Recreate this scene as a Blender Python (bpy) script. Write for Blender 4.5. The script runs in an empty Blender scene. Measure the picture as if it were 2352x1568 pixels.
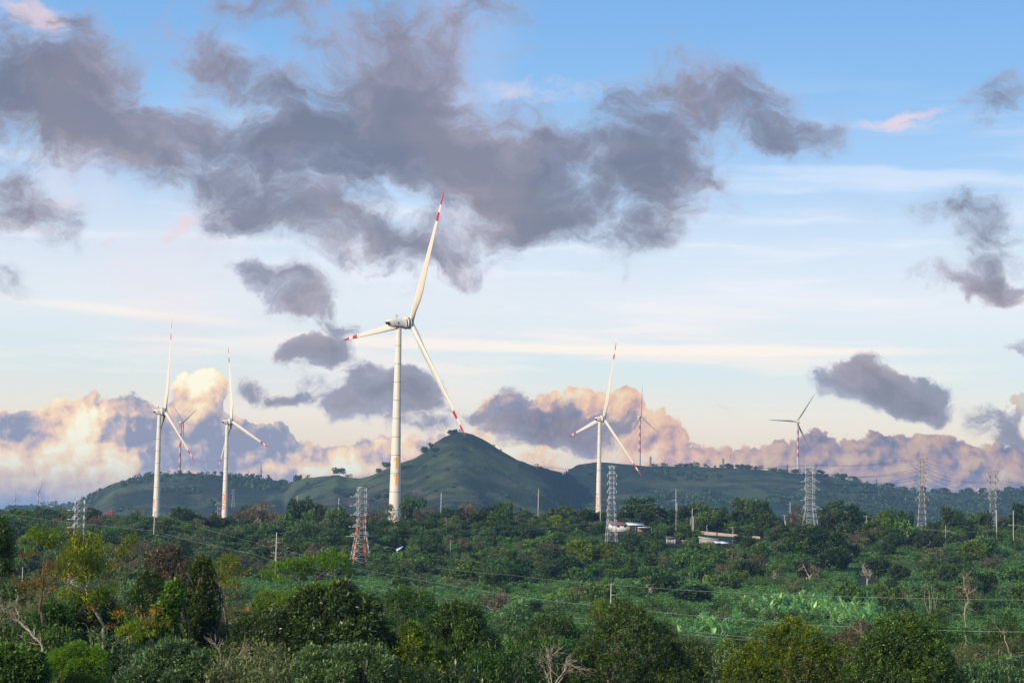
import bpy, math, random
import numpy as np
from mathutils import Vector, Matrix

scene = bpy.context.scene
COL = scene.collection
# ------------------------------------------------------------------ camera
FPX = 4573.0                       # focal length in units of a 2352 px wide picture (70 mm on 36 mm)
PITCH, ROLL = math.radians(5.32), math.radians(1.0)
_F = np.array([0, math.cos(PITCH), math.sin(PITCH)])
_U0 = np.array([0, -math.sin(PITCH), math.cos(PITCH)])
_R0 = np.array([1.0, 0, 0])
_U = _U0*math.cos(ROLL) - _R0*math.sin(ROLL)
_R = _R0*math.cos(ROLL) + _U0*math.sin(ROLL)
cam_data = bpy.data.cameras.new("camera")
cam = bpy.data.objects.new("camera", cam_data)
COL.objects.link(cam)
cam_data.sensor_width = 36.0
cam_data.lens = 36.0*FPX/2352.0
cam_data.clip_start = 1.0
cam_data.clip_end = 60000.0
cam.matrix_world = Matrix(((_R[0], _U[0], -_F[0], 0), (_R[1], _U[1], -_F[1], 0), (_R[2], _U[2], -_F[2], 0), (0, 0, 0, 1)))
scene.camera = cam

def ray(px, py):
    return _F*FPX + _R*(px-1176.0) + _U*(784.0-py)
def at(px, py, d):
    """the point at forward distance d (metres along +Y) seen at that picture position"""
    v = ray(px, py)
    return Vector((v*(d/v[1])).tolist())
def sky_uv(px, py):
    v = ray(px, py); v = v/np.linalg.norm(v)
    return math.atan2(v[0], v[1])*FPX, math.asin(v[2])*FPX

# ------------------------------------------------------------------ light
SUN_AZ, SUN_EL = math.radians(222), math.radians(23)      # compass from +Y clockwise: behind the camera, to the left
sun_data = bpy.data.lights.new("sun", "SUN")
sun_data.energy = 5.0
sun_data.angle = math.radians(0.6)
sun_data.color = (1.0, 0.87, 0.70)
sun = bpy.data.objects.new("sun", sun_data)
COL.objects.link(sun)
sdir = Vector((math.sin(SUN_AZ)*math.cos(SUN_EL), math.cos(SUN_AZ)*math.cos(SUN_EL), math.sin(SUN_EL)))
sun.rotation_euler = sdir.to_track_quat('Z', 'Y').to_euler()
sun.location = (-200, -200, 300)
scene.view_settings.view_transform = 'Standard'
scene.view_settings.look = 'None'
scene.view_settings.exposure = 0.12
scene.view_settings.gamma = 1.0
scene.render.engine = 'CYCLES'
cy = scene.cycles
cy.use_denoising = True
cy.max_bounces = 6; cy.diffuse_bounces = 3; cy.glossy_bounces = 2; cy.transmission_bounces = 3
cy.volume_bounces = 1; cy.transparent_max_bounces = 8
cy.use_adaptive_sampling = True

def s2l(c):
    return tuple(((v/255.0)/12.92 if v <= 10 else ((v/255.0+0.055)/1.055)**2.4) for v in c)

class NT:
    """small helper round a node tree"""
    def __init__(s, tree):
        s.t = tree; s.n = tree.nodes; s.l = tree.links
    def set(s, sock, v):
        if isinstance(v, bpy.types.NodeSocket): s.l.new(v, sock)
        elif v is not None:
            if isinstance(v, (tuple, list)) and len(v) == 3 and sock.type == 'RGBA': v = tuple(v)+(1,)
            sock.default_value = v
    def math(s, op, a, b=None, c=None, clamp=False):
        n = s.n.new('ShaderNodeMath'); n.operation = op; n.use_clamp = clamp
        s.set(n.inputs[0], a)
        if b is not None: s.set(n.inputs[1], b)
        if c is not None: s.set(n.inputs[2], c)
        return n.outputs[0]
    def vmath(s, op, a, b=None, scale=None):
        n = s.n.new('ShaderNodeVectorMath'); n.operation = op
        s.set(n.inputs[0], a)
        if b is not None: s.set(n.inputs[1], b)
        if scale is not None: s.set(n.inputs['Scale'], scale)
        return n.outputs[0]
    def mix(s, f, a, b, mode='MIX'):
        n = s.n.new('ShaderNodeMix'); n.data_type = 'RGBA'; n.blend_type = mode; n.clamp_factor = True
        s.set(n.inputs[0], f); s.set(n.inputs[6], a); s.set(n.inputs[7], b)
        return n.outputs[2]
    def step(s, x, a, b, lo=0.0, hi=1.0, kind='SMOOTHSTEP'):
        n = s.n.new('ShaderNodeMapRange'); n.interpolation_type = kind
        s.set(n.inputs[0], x); n.inputs[1].default_value = a; n.inputs[2].default_value = b
        n.inputs[3].default_value = lo; n.inputs[4].default_value = hi
        return n.outputs[0]
    def noise(s, vec, scale, detail=5.0, rough=0.55, dims='2D', lac=2.0, dist=0.0, color=False):
        n = s.n.new('ShaderNodeTexNoise'); n.noise_dimensions = dims
        s.set(n.inputs['Vector'], vec)
        n.inputs['Scale'].default_value = scale; n.inputs['Detail'].default_value = detail
        n.inputs['Roughness'].default_value = rough; n.inputs['Lacunarity'].default_value = lac
        n.inputs['Distortion'].default_value = dist
        return n.outputs['Color' if color else 'Fac']
    def mapping(s, vec, loc=(0,0,0), rot=(0,0,0), scale=(1,1,1), kind='POINT'):
        n = s.n.new('ShaderNodeMapping'); n.vector_type = kind
        s.set(n.inputs[0], vec); n.inputs[1].default_value = loc
        n.inputs[2].default_value = rot; n.inputs[3].default_value = scale
        return n.outputs[0]
    def ramp(s, f, stops, interp='LINEAR'):
        n = s.n.new('ShaderNodeValToRGB'); r = n.color_ramp; r.interpolation = interp
        while len(r.elements) < len(stops): r.elements.new(0.5)
        for e, (p, c) in zip(r.elements, sorted(stops)): e.position = p; e.color = tuple(c)+(1,)
        s.set(n.inputs[0], f)
        return n.outputs[0]

# ------------------------------------------------------------------ sky: physical sky + cloud layers laid out by direction (azimuth, elevation)
world = bpy.data.worlds.new("World"); scene.world = world; world.use_nodes = True
world.cycles.sampling_method = 'MANUAL'; world.cycles.sample_map_resolution = 512
for n in list(world.node_tree.nodes): world.node_tree.nodes.remove(n)
w = NT(world.node_tree)
tc = w.n.new('ShaderNodeTexCoord').outputs['Generated']
sep = w.n.new('ShaderNodeSeparateXYZ'); w.l.new(tc, sep.inputs[0])
U = w.math('MULTIPLY', w.math('ARCTAN2', sep.outputs[0], sep.outputs[1]), FPX/1000)   # kilo-pixels
V = w.math('MULTIPLY', w.math('ARCSINE', sep.outputs[2]), FPX/1000)
cmb = w.n.new('ShaderNodeCombineXYZ'); w.l.new(U, cmb.inputs[0]); w.l.new(V, cmb.inputs[1])
P0 = cmb.outputs[0]

def centred(sock, k):       # (noise colour - .5) * k
    return w.vmath('SCALE', w.vmath('SUBTRACT', sock, (0.5, 0.5, 0.5)), scale=k)
warp1 = centred(w.noise(P0, 4.2, 2, 0.5, color=True), 0.15)
warp2 = centred(w.noise(P0, 15.0, 4, 0.6, color=True), 0.05)
PW = w.vmath('ADD', P0, w.vmath('ADD', warp1, warp2))
PC = w.vmath('ADD', P0, w.vmath('ADD', w.vmath('SCALE', warp1, scale=0.3), w.vmath('SCALE', warp2, scale=0.6)))

def blobs(vec, items, grow=1.0):
    acc = None
    for it in items:
        cx, cy_, rx, ry = it[:4]
        rot = it[4] if len(it) > 4 else 0.0      # degrees, positive = right end goes down
        amp = it[5] if len(it) > 5 else 1.0
        u, v = sky_uv(cx, cy_)
        if grow > 1.25 and cy_ > 780: rx *= .86; ry *= .86
        g = w.n.new('ShaderNodeTexGradient'); g.gradient_type = 'SPHERICAL'; w.l.new(vec, g.inputs[0])
        tm = g.texture_mapping; tm.vector_type = 'TEXTURE'
        tm.translation = (u/1000, v/1000, 0); tm.rotation = (0, 0, -math.radians(rot)); tm.scale = (rx*grow/1000, ry*grow/1000, 1)
        acc = w.math('MULTIPLY', g.outputs['Fac'], amp) if acc is None else w.math('MULTIPLY_ADD', g.outputs['Fac'], amp, acc)
    return acc

DARK = [(470,150,120,90,10,.6),(560,230,150,80,20,.45),(330,200,110,60,20,.35),(250,240,150,110,40,.5),(40,230,130,110,20,.6),(2270,490,90,45,10,.5),(2180,640,90,30,10,.4),(2150,500,90,40,0,.6),(2300,250,90,50,0,.5),(1750,200,120,60,20,.3),(40,150,150,90,10,.9),(150,190,190,150,20,1.3),(230,270,180,110,40,.9),(60,300,150,60,0,.7),(250,110,150,60,-30,.35),(170,60,60,60,-50,.35),
 (340,350,140,90,40,.9),(470,330,130,80,10,.8),(560,350,140,80,30,.9),(480,430,150,70,20,.9),(590,420,90,80,40,.6),
 (480,70,130,110,0,.8),(640,60,160,80,0,.45),(600,160,170,80,10,.5),(760,90,170,110,20,.6),(880,70,170,110,0,.6),(1040,60,200,110,-5,.9),(900,190,160,110,20,.7),(1000,150,120,80,0,.5),(700,210,120,60,20,.4),(1180,90,70,80,30,.35),
 (640,300,150,90,30,.6),(700,350,150,100,40,.6),(800,280,160,110,30,.8),(920,250,160,110,20,1.0),(900,380,220,110,25,1.1),(1060,300,200,120,30,1.1),(1050,430,250,110,25,1.2),(1180,360,200,130,35,1.0),(1230,480,240,110,15,1.1),(1400,430,180,110,30,.8),(1490,460,120,80,20,.7),(1330,330,170,70,25,.5),
 (1560,200,150,110,10,.8),(1500,300,170,130,30,.9),(1580,390,170,100,30,1.0),(1680,230,170,80,25,.9),(1780,290,150,90,30,.8),(1870,320,90,70,30,.6),(1820,370,80,50,40,.35),(1420,220,120,60,20,.3),
 (620,490,150,80,20,.9),(560,520,110,40,0,.6),(760,500,170,90,30,.8),(840,560,170,90,20,.9),(960,580,140,60,10,.8),(1060,580,120,55,-5,.9),(760,400,150,90,30,.6),(450,560,110,45,0,.4),
 (590,650,110,45,10,.7),(680,680,120,60,20,.9),(770,720,90,35,15,.6),
 (700,820,100,55,-10,.9),(760,810,80,60,10,.8),
 (800,925,120,65,15,1.1),(900,900,120,75,10,1.2),(960,950,110,75,20,1.1),(670,930,80,30,0,.5),(570,905,90,35,15,.7),(490,930,60,30,0,.4),
 (1130,935,80,45,0,.7),(1230,950,130,60,0,1.0),(1320,980,170,50,5,1.1),(1180,985,120,45,10,.9),(1440,985,130,50,0,.9),
 (1990,860,90,60,0,.8),(2050,870,130,70,10,1.2),(2130,905,120,60,15,1.2),(1950,890,110,50,0,.7),(2080,920,120,40,10,.7),
 (2300,240,100,60,0,.8),(2260,255,60,50,0,.5),(2190,495,110,50,10,.6),(2260,540,90,60,30,.7),(2330,500,70,70,0,.6),(2310,620,110,80,0,1.0),(2230,650,140,45,10,.8),(2330,680,110,45,10,.7),(2010,500,90,25,0,.25),(2080,735,50,25,0,.2),
 (2345,835,50,40,0,1.0),(2300,985,70,55,20,1.1),(2345,1010,60,50,0,.9),(2240,815,50,40,0,.25),
 (30,420,100,80,30,1.1),(90,490,110,70,40,1.0),(30,500,80,60,0,.6),(160,460,50,40,0,.3),(20,635,80,40,20,.5),
 (1660,975,110,30,-5,.4),(1720,1000,90,35,0,.35),(1620,1000,60,20,0,.3),(1425,650,25,40,0,.25)]
LIT = [(455,880,80,75,0,1.3),(480,960,80,90,0,1.2),(415,950,50,60,0,.8),(285,950,110,85,0,1.2),(330,960,70,80,0,.8),(215,960,70,80,0,.8),(150,965,100,80,10,1.2),(110,1000,90,60,0,.9),(10,980,70,60,0,1.0),(60,1010,80,60,0,.6),
 (60,1080,220,90,0,1.3),(240,1090,110,65,20,1.0),(170,1040,180,90,0,1.1),(400,1040,200,110,0,1.2),(500,1060,200,100,0,1.1),(100,1130,260,80,0,1.2),
 (620,1040,170,75,0,.9),(730,1080,200,80,0,.9),(640,985,80,35,0,.5),(860,1070,200,70,0,.9),(880,1000,90,50,0,.5),(1000,1050,200,70,0,.8),(770,1065,60,40,0,.7),
 (1180,940,110,60,0,.9),(1290,925,110,80,0,1.2),(1370,950,110,80,0,1.1),(1440,925,40,70,0,1.0),(1500,980,80,70,0,1.1),(1090,950,70,60,0,.7),
 (1250,1040,300,70,0,1.0),(1450,1050,250,80,0,1.0),(1640,1075,260,50,0,.9),(1800,1070,200,60,0,.9),(1880,1010,90,60,0,.9),(1780,1020,40,30,0,.6),
 (2020,1030,90,70,0,1.2),(2110,1030,80,60,0,1.0),(2190,1040,80,60,0,1.0),(2000,1090,300,70,0,1.0),(2250,1110,300,80,0,1.1),(2345,1060,110,80,0,1.0),(1000,1120,1500,60,0,.6),(2340,930,50,70,0,1.0)]
GLOW = [(450,868,60,50,0,1.2),(440,905,90,60,0,.5),(165,965,90,80,0,.8),(230,940,60,40,0,.3),(60,1070,200,60,10,.55),(255,1055,80,50,20,.9),(180,1090,200,80,0,.45),(0,1050,90,40,0,.3),(785,1065,55,35,0,1.3),(705,1072,40,25,0,1.1),(618,1080,35,28,0,.9),(850,1078,50,20,0,.7),(500,1010,200,80,0,-.32),(310,970,120,100,0,-.34),(20,990,90,50,0,-.4),(640,1020,150,50,0,-.3),(900,1060,150,40,0,-.2),
 (1290,900,130,60,0,.6),(1450,940,80,70,0,.5),(1190,1040,180,40,0,.8),(1300,1030,200,45,0,.55),(1420,1045,160,40,0,.5),(1530,960,60,60,0,.2),(930,1030,60,30,0,.5),(800,1010,160,60,0,.2),(2345,915,50,60,0,1.4),(2325,1080,80,30,-20,.7),(2180,1065,110,30,0,.25),(1980,1060,90,40,0,.2),(1650,1060,260,50,0,.3),(2240,1040,60,15,0,.3),(1900,1050,200,60,0,.1)]
CIRR = [(75,35,110,40,10,.9),(110,60,60,25,40,.5),(1250,205,150,30,0,.7),(2070,270,110,14,-10,1.3),(2090,288,70,8,-6,.9),(150,460,70,30,-10,.8),(420,520,70,20,-40,.8),(380,570,60,14,-45,.6),(20,540,90,30,0,.5),(250,545,50,14,-30,.4)]

# clear sky colour: physical sky + a thin bright veil that thickens towards the horizon
sky = w.n.new('ShaderNodeTexSky'); sky.sky_type = 'NISHITA'; sky.sun_disc = False
sky.sun_elevation = SUN_EL; sky.sun_rotation = SUN_AZ; sky.altitude = 800; sky.dust_density = 1.0; sky.ozone_density = 1.5
nish = w.vmath('SCALE', sky.outputs[0], scale=0.10)
grad = w.ramp(w.step(V, -0.1, 1.3, kind='LINEAR'), [   # V in kilo-pixels above the horizon
    (0.00, s2l((214,190,178))), (0.10, s2l((236,206,184))), (0.19, s2l((250,224,196))), (0.25, s2l((246,234,216))), (0.33, s2l((222,234,234))),
    (0.44, s2l((233,237,241))), (0.53, s2l((215,229,243))), (0.66, s2l((166,204,243))), (0.80, s2l((136,186,236))), (1.0, s2l((112,168,228)))])
base = w.mix(0.85, nish, grad)
# beyond the part of the sky in the frame: bluer overhead
base = w.mix(w.step(V, 1.4, 5.0), base, w.mix(0.5, nish, s2l((92,146,214))))
streak = w.noise(w.mapping(w.vmath('ADD', P0, w.vmath('SCALE', warp1, scale=0.12)), scale=(0.9, 9.0, 1), rot=(0,0,0.012)), 1.6, 4, 0.5)
veil = w.math('MULTIPLY', w.step(streak, 0.45, 0.72), w.math('MULTIPLY', w.step(V, 0.15, 0.45), w.step(V, 1.1, 0.55)))
warmw = w.mix(w.step(V, 0.62, 0.30), s2l((232,236,246)), s2l((252,240,226)))
base = w.mix(w.math('MULTIPLY', veil, 0.85), base, warmw)
u1, v1 = sky_uv(1500, 800)
line = blobs(w.mapping(P0, rot=(0, 0, 0.0)), [(1000,790,560,22,1,1.0),(1700,806,620,18,0,1.0),(330,720,480,22,4,.6),(420,780,300,14,0,.5)])
base = w.mix(w.math('MULTIPLY', w.step(line, 0.02, 0.7), 0.8), base, s2l((254,243,230)))
pinkish = w.noise(P0, 2.1, 3, 0.5)
base = w.mix(w.math('MULTIPLY', w.step(pinkish, 0.45, 0.7), w.math('MULTIPLY', w.step(U, 0.6, -1.2), 0.35)), base, s2l((236,222,226)))

cirB = blobs(PC, CIRR, 1.4)
cir = w.math('ADD', cirB, w.math('MULTIPLY', w.math('SUBTRACT', w.noise(w.mapping(PW, rot=(0,0,.3), scale=(1,2.6,1)), 8, 6, 0.62), 0.5), 1.8))
cirA = w.math('MULTIPLY', w.step(cir, 0.15, 1.1), 0.8)
base = w.mix(w.math('MULTIPLY', cirA, w.step(cirB, 0.0, 0.3)), base, s2l((230,208,214)))

# lit cumulus banks near the horizon
def billow(vec, sc):
    a = w.math('ABSOLUTE', w.math('SUBTRACT', w.noise(vec, sc, 5, 0.6), 0.5))
    return w.math('MULTIPLY_ADD', a, -4.0, 0.55)
def puff(vec):
    n = w.n.new('ShaderNodeTexVoronoi'); n.voronoi_dimensions = '2D'; n.feature = 'F1'
    w.set(n.inputs['Vector'], vec); n.inputs['Scale'].default_value = 11.0; n.inputs['Detail'].default_value = 3.0
    n.inputs['Roughness'].default_value = 0.6
    return w.math('MULTIPLY_ADD', n.outputs['Distance'], -1.0, 0.55)
pf0 = puff(PC)
Lsum = blobs(PC, LIT, 1.15)
ld = w.math('ADD', Lsum, w.math('MULTIPLY_ADD', pf0, 0.55, w.math('MULTIPLY', w.math('SUBTRACT', w.noise(PC, 8, 6, .6), .5), 0.7)))
litA = w.step(ld, 0.42, 0.56)
shift = w.vmath('ADD', PC, (-0.016, 0.014, 0))
relief = w.math('SUBTRACT', pf0, puff(shift))
relief2 = w.math('SUBTRACT', w.noise(PC, 4.0, 2, .45), w.noise(w.vmath('ADD', PC, (-0.07, 0.05, 0)), 4.0, 2, .45))
glow = w.math('ADD', blobs(PC, GLOW, 1.15), w.math('ADD', w.math('MULTIPLY', relief, 0.85), w.math('MULTIPLY', relief2, 0.75)))
glow = w.math('MULTIPLY_ADD', w.step(ld, 1.3, 0.4), 0.10, glow)
litC = w.ramp(w.step(glow, -0.38, 0.95, kind='LINEAR'), [(0.0, s2l((146,148,166))), (0.16, s2l((170,166,178))), (0.30, s2l((204,182,178))), (0.48, s2l((240,205,178))), (0.72, s2l((255,228,186))), (1.0, s2l((255,250,222)))])
coolL = w.mix(w.step(U, 0.30, 0.75), w.mix(w.step(U, -0.2, 0.2), s2l((255,255,255)), s2l((240,228,230))), s2l((208,206,218)))
litC = w.mix(1.0, litC, coolL, 'MULTIPLY')
lowband = w.step(V, 0.16, 0.03)
litC = w.mix(w.math('MULTIPLY', lowband, 0.35), litC, s2l((168,164,178)))
base = w.mix(litA, base, litC)

# dark stratocumulus shreds in front
wisp = w.noise(w.mapping(PW, rot=(0, 0, 0.6), scale=(1.0, 1.7, 1)), 7.0, 7, 0.62)
wl = w.noise(w.mapping(PW, rot=(0, 0, 0.4), scale=(1.0, 1.6, 1)), 2.6, 4, 0.5)
Dsum = blobs(PW, DARK, 1.3)
nz = w.math('ADD', w.math('MULTIPLY', w.math('SUBTRACT', wisp, 0.5), 3.0), w.math('MULTIPLY', w.math('SUBTRACT', wl, 0.5), 2.2))
dd = w.math('MULTIPLY_ADD', nz, w.step(Dsum, 0.0, 0.5, kind='LINEAR'), Dsum)
high = w.step(V, 0.35, 0.75)                       # high clouds are softer
aS = w.step(dd, 0.0, 1.55); aH = w.step(dd, 0.22, 0.90)
darkA = w.math('ADD', w.math('MULTIPLY', aS, high), w.math('MULTIPLY', aH, w.math('SUBTRACT', 1.0, high)))
dtone = w.math('ADD', w.step(dd, 0.3, 2.3, kind='LINEAR'), w.math('MULTIPLY', w.math('SUBTRACT', w.noise(PW, 5.0, 3, .5), 0.5), -0.9))
coolC = w.ramp(dtone, [(0.0, s2l((160,162,184))), (0.35, s2l((132,134,154))), (0.9, s2l((104,106,124)))])
warmC = w.ramp(dtone, [(0.0, s2l((176,160,176))), (0.35, s2l((150,142,156))), (0.9, s2l((122,117,131)))])
tone = w.step(w.math('ADD', w.noise(PW, 3.0, 3, .5), w.math('MULTIPLY', w.math('SUBTRACT', V, 0.75), 0.25)), 0.42, 0.60)
darkC = w.mix(tone, coolC, warmC)
base = w.mix(w.math('MULTIPLY', darkA, 0.87), base, darkC)
# below the horizon: dim ground colour
base = w.mix(w.step(V, 0.0, -0.5), base, s2l((96,104,100)))
bg = w.n.new('ShaderNodeBackground'); w.l.new(base, bg.inputs[0]); bg.inputs[1].default_value = 1.03
wo = w.n.new('ShaderNodeOutputWorld'); w.l.new(bg.outputs[0], wo.inputs[0])
# ------------------------------------------------------------------ helpers
rng = np.random.default_rng(7)
def lerp_tab(x, tab):
    xs = [t[0] for t in tab]; ys = [t[1] for t in tab]
    return np.interp(x, xs, ys)

class MB:
    """collects geometry for ONE mesh"""
    def __init__(s): s.v = []; s.f = []; s.m = []; s.n = 0; s.q = []; s.qt = []
    def add(s, verts, faces, mat=0):
        k = s.n
        s.v.append(np.asarray(verts, dtype=float).reshape(-1, 3)); s.n += len(s.v[-1])
        for f in faces:
            s.f.append([i+k for i in f]); s.m.append(mat)
        return s
    def quads(s, arr, tint=None, mat=0):
        """arr (N,4,3) loose quads"""
        s.q.append((np.asarray(arr, dtype=float), mat, np.zeros(len(arr)) if tint is None else tint))
    def box(s, c, size, mat=0, rz=0.0):
        x, y, z = [d/2 for d in size]
        v = np.array([(i*x, j*y, k*z) for k in (-1, 1) for j in (-1, 1) for i in (-1, 1)])
        if rz:
            ca, sa = math.cos(rz), math.sin(rz)
            v = np.stack([v[:,0]*ca-v[:,1]*sa, v[:,0]*sa+v[:,1]*ca, v[:,2]], 1)
        return s.add(v+np.array(c), [(0,2,3,1),(4,5,7,6),(0,1,5,4),(2,6,7,3),(0,4,6,2),(1,3,7,5)], mat)
    def bar(s, a, b, w, mat=0, h=None):
        a = np.array(a, float); b = np.array(b, float); d = b-a; L = np.linalg.norm(d)
        if L < 1e-6: return s
        d /= L; up = np.array([0, 0, 1.0]) if abs(d[2]) < 0.9 else np.array([1.0, 0, 0])
        x = np.cross(d, up); x /= np.linalg.norm(x); y = np.cross(x, d)
        h = w if h is None else h
        v = [a + i*x*w/2 + j*y*h/2 for (i, j) in ((-1,-1),(1,-1),(1,1),(-1,1))] + [b + i*x*w/2 + j*y*h/2 for (i, j) in ((-1,-1),(1,-1),(1,1),(-1,1))]
        return s.add(v, [(3,2,1,0),(4,5,6,7),(0,1,5,4),(1,2,6,5),(2,3,7,6),(3,0,4,7)], mat)
    def tube(s, pts, rad, sides=8, mat=0, mats=None, cap=True):
        pts = np.asarray(pts, float); n = len(pts); k = s.n
        t = np.gradient(pts, axis=0); t /= np.linalg.norm(t, axis=1)[:, None]+1e-12
        ref = np.array([0, 0, 1.0]) if abs(t[0][2]) < 0.9 else np.array([1.0, 0, 0])
        ang = np.arange(sides)*2*np.pi/sides; vs = []
        for i in range(n):
            x = np.cross(t[i], ref); x /= np.linalg.norm(x)+1e-12; y = np.cross(x, t[i]); ref = y if abs(np.dot(y, t[i])) < .5 else ref
            vs.append(pts[i] + rad[i]*(np.cos(ang)[:, None]*x + np.sin(ang)[:, None]*y))
        s.v.append(np.concatenate(vs)); s.n += n*sides
        for i in range(n-1):
            for j in range(sides):
                s.f.append([k+i*sides+j, k+i*sides+(j+1) % sides, k+(i+1)*sides+(j+1) % sides, k+(i+1)*sides+j]); s.m.append(mats[i] if mats else mat)
        if cap:
            s.f.append([k+j for j in range(sides)][::-1]); s.m.append(mats[0] if mats else mat)
            s.f.append([k+(n-1)*sides+j for j in range(sides)]); s.m.append(mats[-1] if mats else mat)
        return s
    def mesh(s, name, mats, smooth=False):
        nv = s.n; tv = list(s.v); loops = [i for f in s.f for i in f]; tot = [len(f) for f in s.f]; mi = list(s.m); tint = [0.5]*len(s.f)
        loops = np.array(loops, dtype=np.int32); tot = np.array(tot, dtype=np.int32); mi = np.array(mi, dtype=np.int32); tint = np.array(tint)
        for arr, m, t in s.q:
            k = len(arr); w_ = arr.shape[1]
            tv.append(arr.reshape(-1, 3)); loops = np.concatenate([loops, np.arange(nv, nv+k*w_, dtype=np.int32)])
            tot = np.concatenate([tot, np.full(k, w_, np.int32)]); mi = np.concatenate([mi, np.full(k, m, np.int32)]); tint = np.concatenate([tint, t]); nv += k*w_
        V_ = np.concatenate(tv) if tv else np.zeros((0, 3))
        me = bpy.data.meshes.new(name)
        me.vertices.add(len(V_)); me.vertices.foreach_set('co', V_.astype(np.float32).ravel())
        me.loops.add(len(loops)); me.loops.foreach_set('vertex_index', loops)
        me.polygons.add(len(tot)); st = np.concatenate([[0], np.cumsum(tot)[:-1]]).astype(np.int32) if len(tot) else np.zeros(0, np.int32)
        me.polygons.foreach_set('loop_start', st); me.polygons.foreach_set('loop_total', tot)
        me.polygons.foreach_set('material_index', mi)
        if smooth: me.polygons.foreach_set('use_smooth', np.ones(len(tot), dtype=bool))
        for m in (mats if isinstance(mats, (list, tuple)) else [mats]): me.materials.append(m)
        if s.q:
            a = me.attributes.new('tint', 'FLOAT', 'FACE'); a.data.foreach_set('value', tint.astype(np.float32))
        me.update(calc_edges=True)
        return me
    def obj(s, name, mats, parent=None, smooth=False, loc=None):
        o = bpy.data.objects.new(name, s.mesh(name, mats, smooth)); COL.objects.link(o)
        if parent is not None: o.parent = parent
        if loc is not None: o.location = loc
        return o

def tag(o, label=None, cat=None, group=None, kind=None):
    if label: o['label'] = label
    if cat: o['category'] = cat
    if group: o['group'] = group
    if kind: o['kind'] = kind
    return o
def empty(name, loc, rz=0.0, label=None, cat=None, group=None):
    o = bpy.data.objects.new(name, None); COL.objects.link(o); o.location = loc; o.rotation_euler = (0, 0, rz)
    o.empty_display_size = 1
    return tag(o, label, cat, group)
def dup(root, loc, rz=0.0, sc=1.0, label=None, group=None):
    r = root.copy(); COL.objects.link(r); r.location = loc; r.rotation_euler = (0, 0, rz); r.scale = (sc, sc, sc) if not isinstance(sc, tuple) else sc
    if label: r['label'] = label
    if group: r['group'] = group
    for ch in KIDS.get(root.name, []):
        c = ch.copy(); COL.objects.link(c); c.parent = r
    return r
KIDS = {}

# ------------------------------------------------------------------ materials
def newmat(name):
    m = bpy.data.materials.new(name); m.use_nodes = True
    t = NT(m.node_tree)
    for n in list(t.n): t.n.remove(n)
    out = t.n.new('ShaderNodeOutputMaterial')
    return m, t, out
def principled(t, out, col, rough=0.6, spec=0.4, metal=0.0, normal=None):
    b = t.n.new('ShaderNodeBsdfPrincipled'); t.set(b.inputs['Base Color'], col); t.set(b.inputs['Roughness'], rough)
    b.inputs['Specular IOR Level'].default_value = spec; b.inputs['Metallic'].default_value = metal
    if normal is not None: t.l.new(normal, b.inputs['Normal'])
    t.l.new(b.outputs[0], out.inputs[0]); return b
def plain(name, col, rough=0.6, spec=0.4, metal=0.0, var=0.12, scale=0.8, dirt=None):
    """paint, metal or stone with faint weathering"""
    m, t, out = newmat(name)
    g = t.n.new('ShaderNodeTexCoord').outputs['Object']
    n = t.noise(g, scale, 4, 0.6, '3D')
    c = t.mix(t.step(n, 0.3, 0.7), tuple(v*(1-var) for v in col), tuple(min(1, v*(1+var)) for v in col))
    if dirt:
        st = t.noise(t.mapping(g, scale=(1, 1, 0.12)), scale*2.5, 4, 0.6, '3D')
        c = t.mix(t.step(st, 0.52, 0.75, 0, dirt[1]), c, dirt[0])
    principled(t, out, c, rough, spec, metal)
    return m
def leafmat(name, a, b, c=None, cth=0.9, power=1.7, rough=0.5, trans=0.28, gloss=0.35, var=0.35):
    """a..b: range of leaf greens picked per leaf; c: odd coloured leaves above cth; every plant shifts a little"""
    m, t, out = newmat(name)
    at_ = t.n.new('ShaderNodeAttribute'); at_.attribute_name = 'tint'; f = at_.outputs['Fac']
    oi = t.n.new('ShaderNodeObjectInfo').outputs['Random']
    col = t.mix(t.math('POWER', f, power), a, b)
    if c: col = t.mix(t.step(f, cth-0.02, cth+0.02), col, c)
    hs = t.n.new('ShaderNodeHueSaturation'); t.set(hs.inputs['Hue'], t.math('MULTIPLY_ADD', oi, 0.05, 0.475)); t.set(hs.inputs['Saturation'], 1.12)
    t.set(hs.inputs['Value'], t.math('MULTIPLY_ADD', t.math('FRACT', t.math('MULTIPLY', oi, 7.31)), var*2, 1-var)); t.set(hs.inputs['Color'], col)
    col = hs.outputs[0]
    d = t.n.new('ShaderNodeBsdfPrincipled'); t.set(d.inputs['Base Color'], col); d.inputs['Roughness'].default_value = rough; d.inputs['Specular IOR Level'].default_value = gloss
    tr = t.n.new('ShaderNodeBsdfTranslucent'); t.set(tr.inputs[0], t.mix(0.5, col, tuple(min(1, v*1.6) for v in b)))
    mx = t.n.new('ShaderNodeMixShader'); mx.inputs[0].default_value = trans
    t.l.new(d.outputs[0], mx.inputs[1]); t.l.new(tr.outputs[0], mx.inputs[2]); t.l.new(mx.outputs[0], out.inputs[0])
    return m

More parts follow.
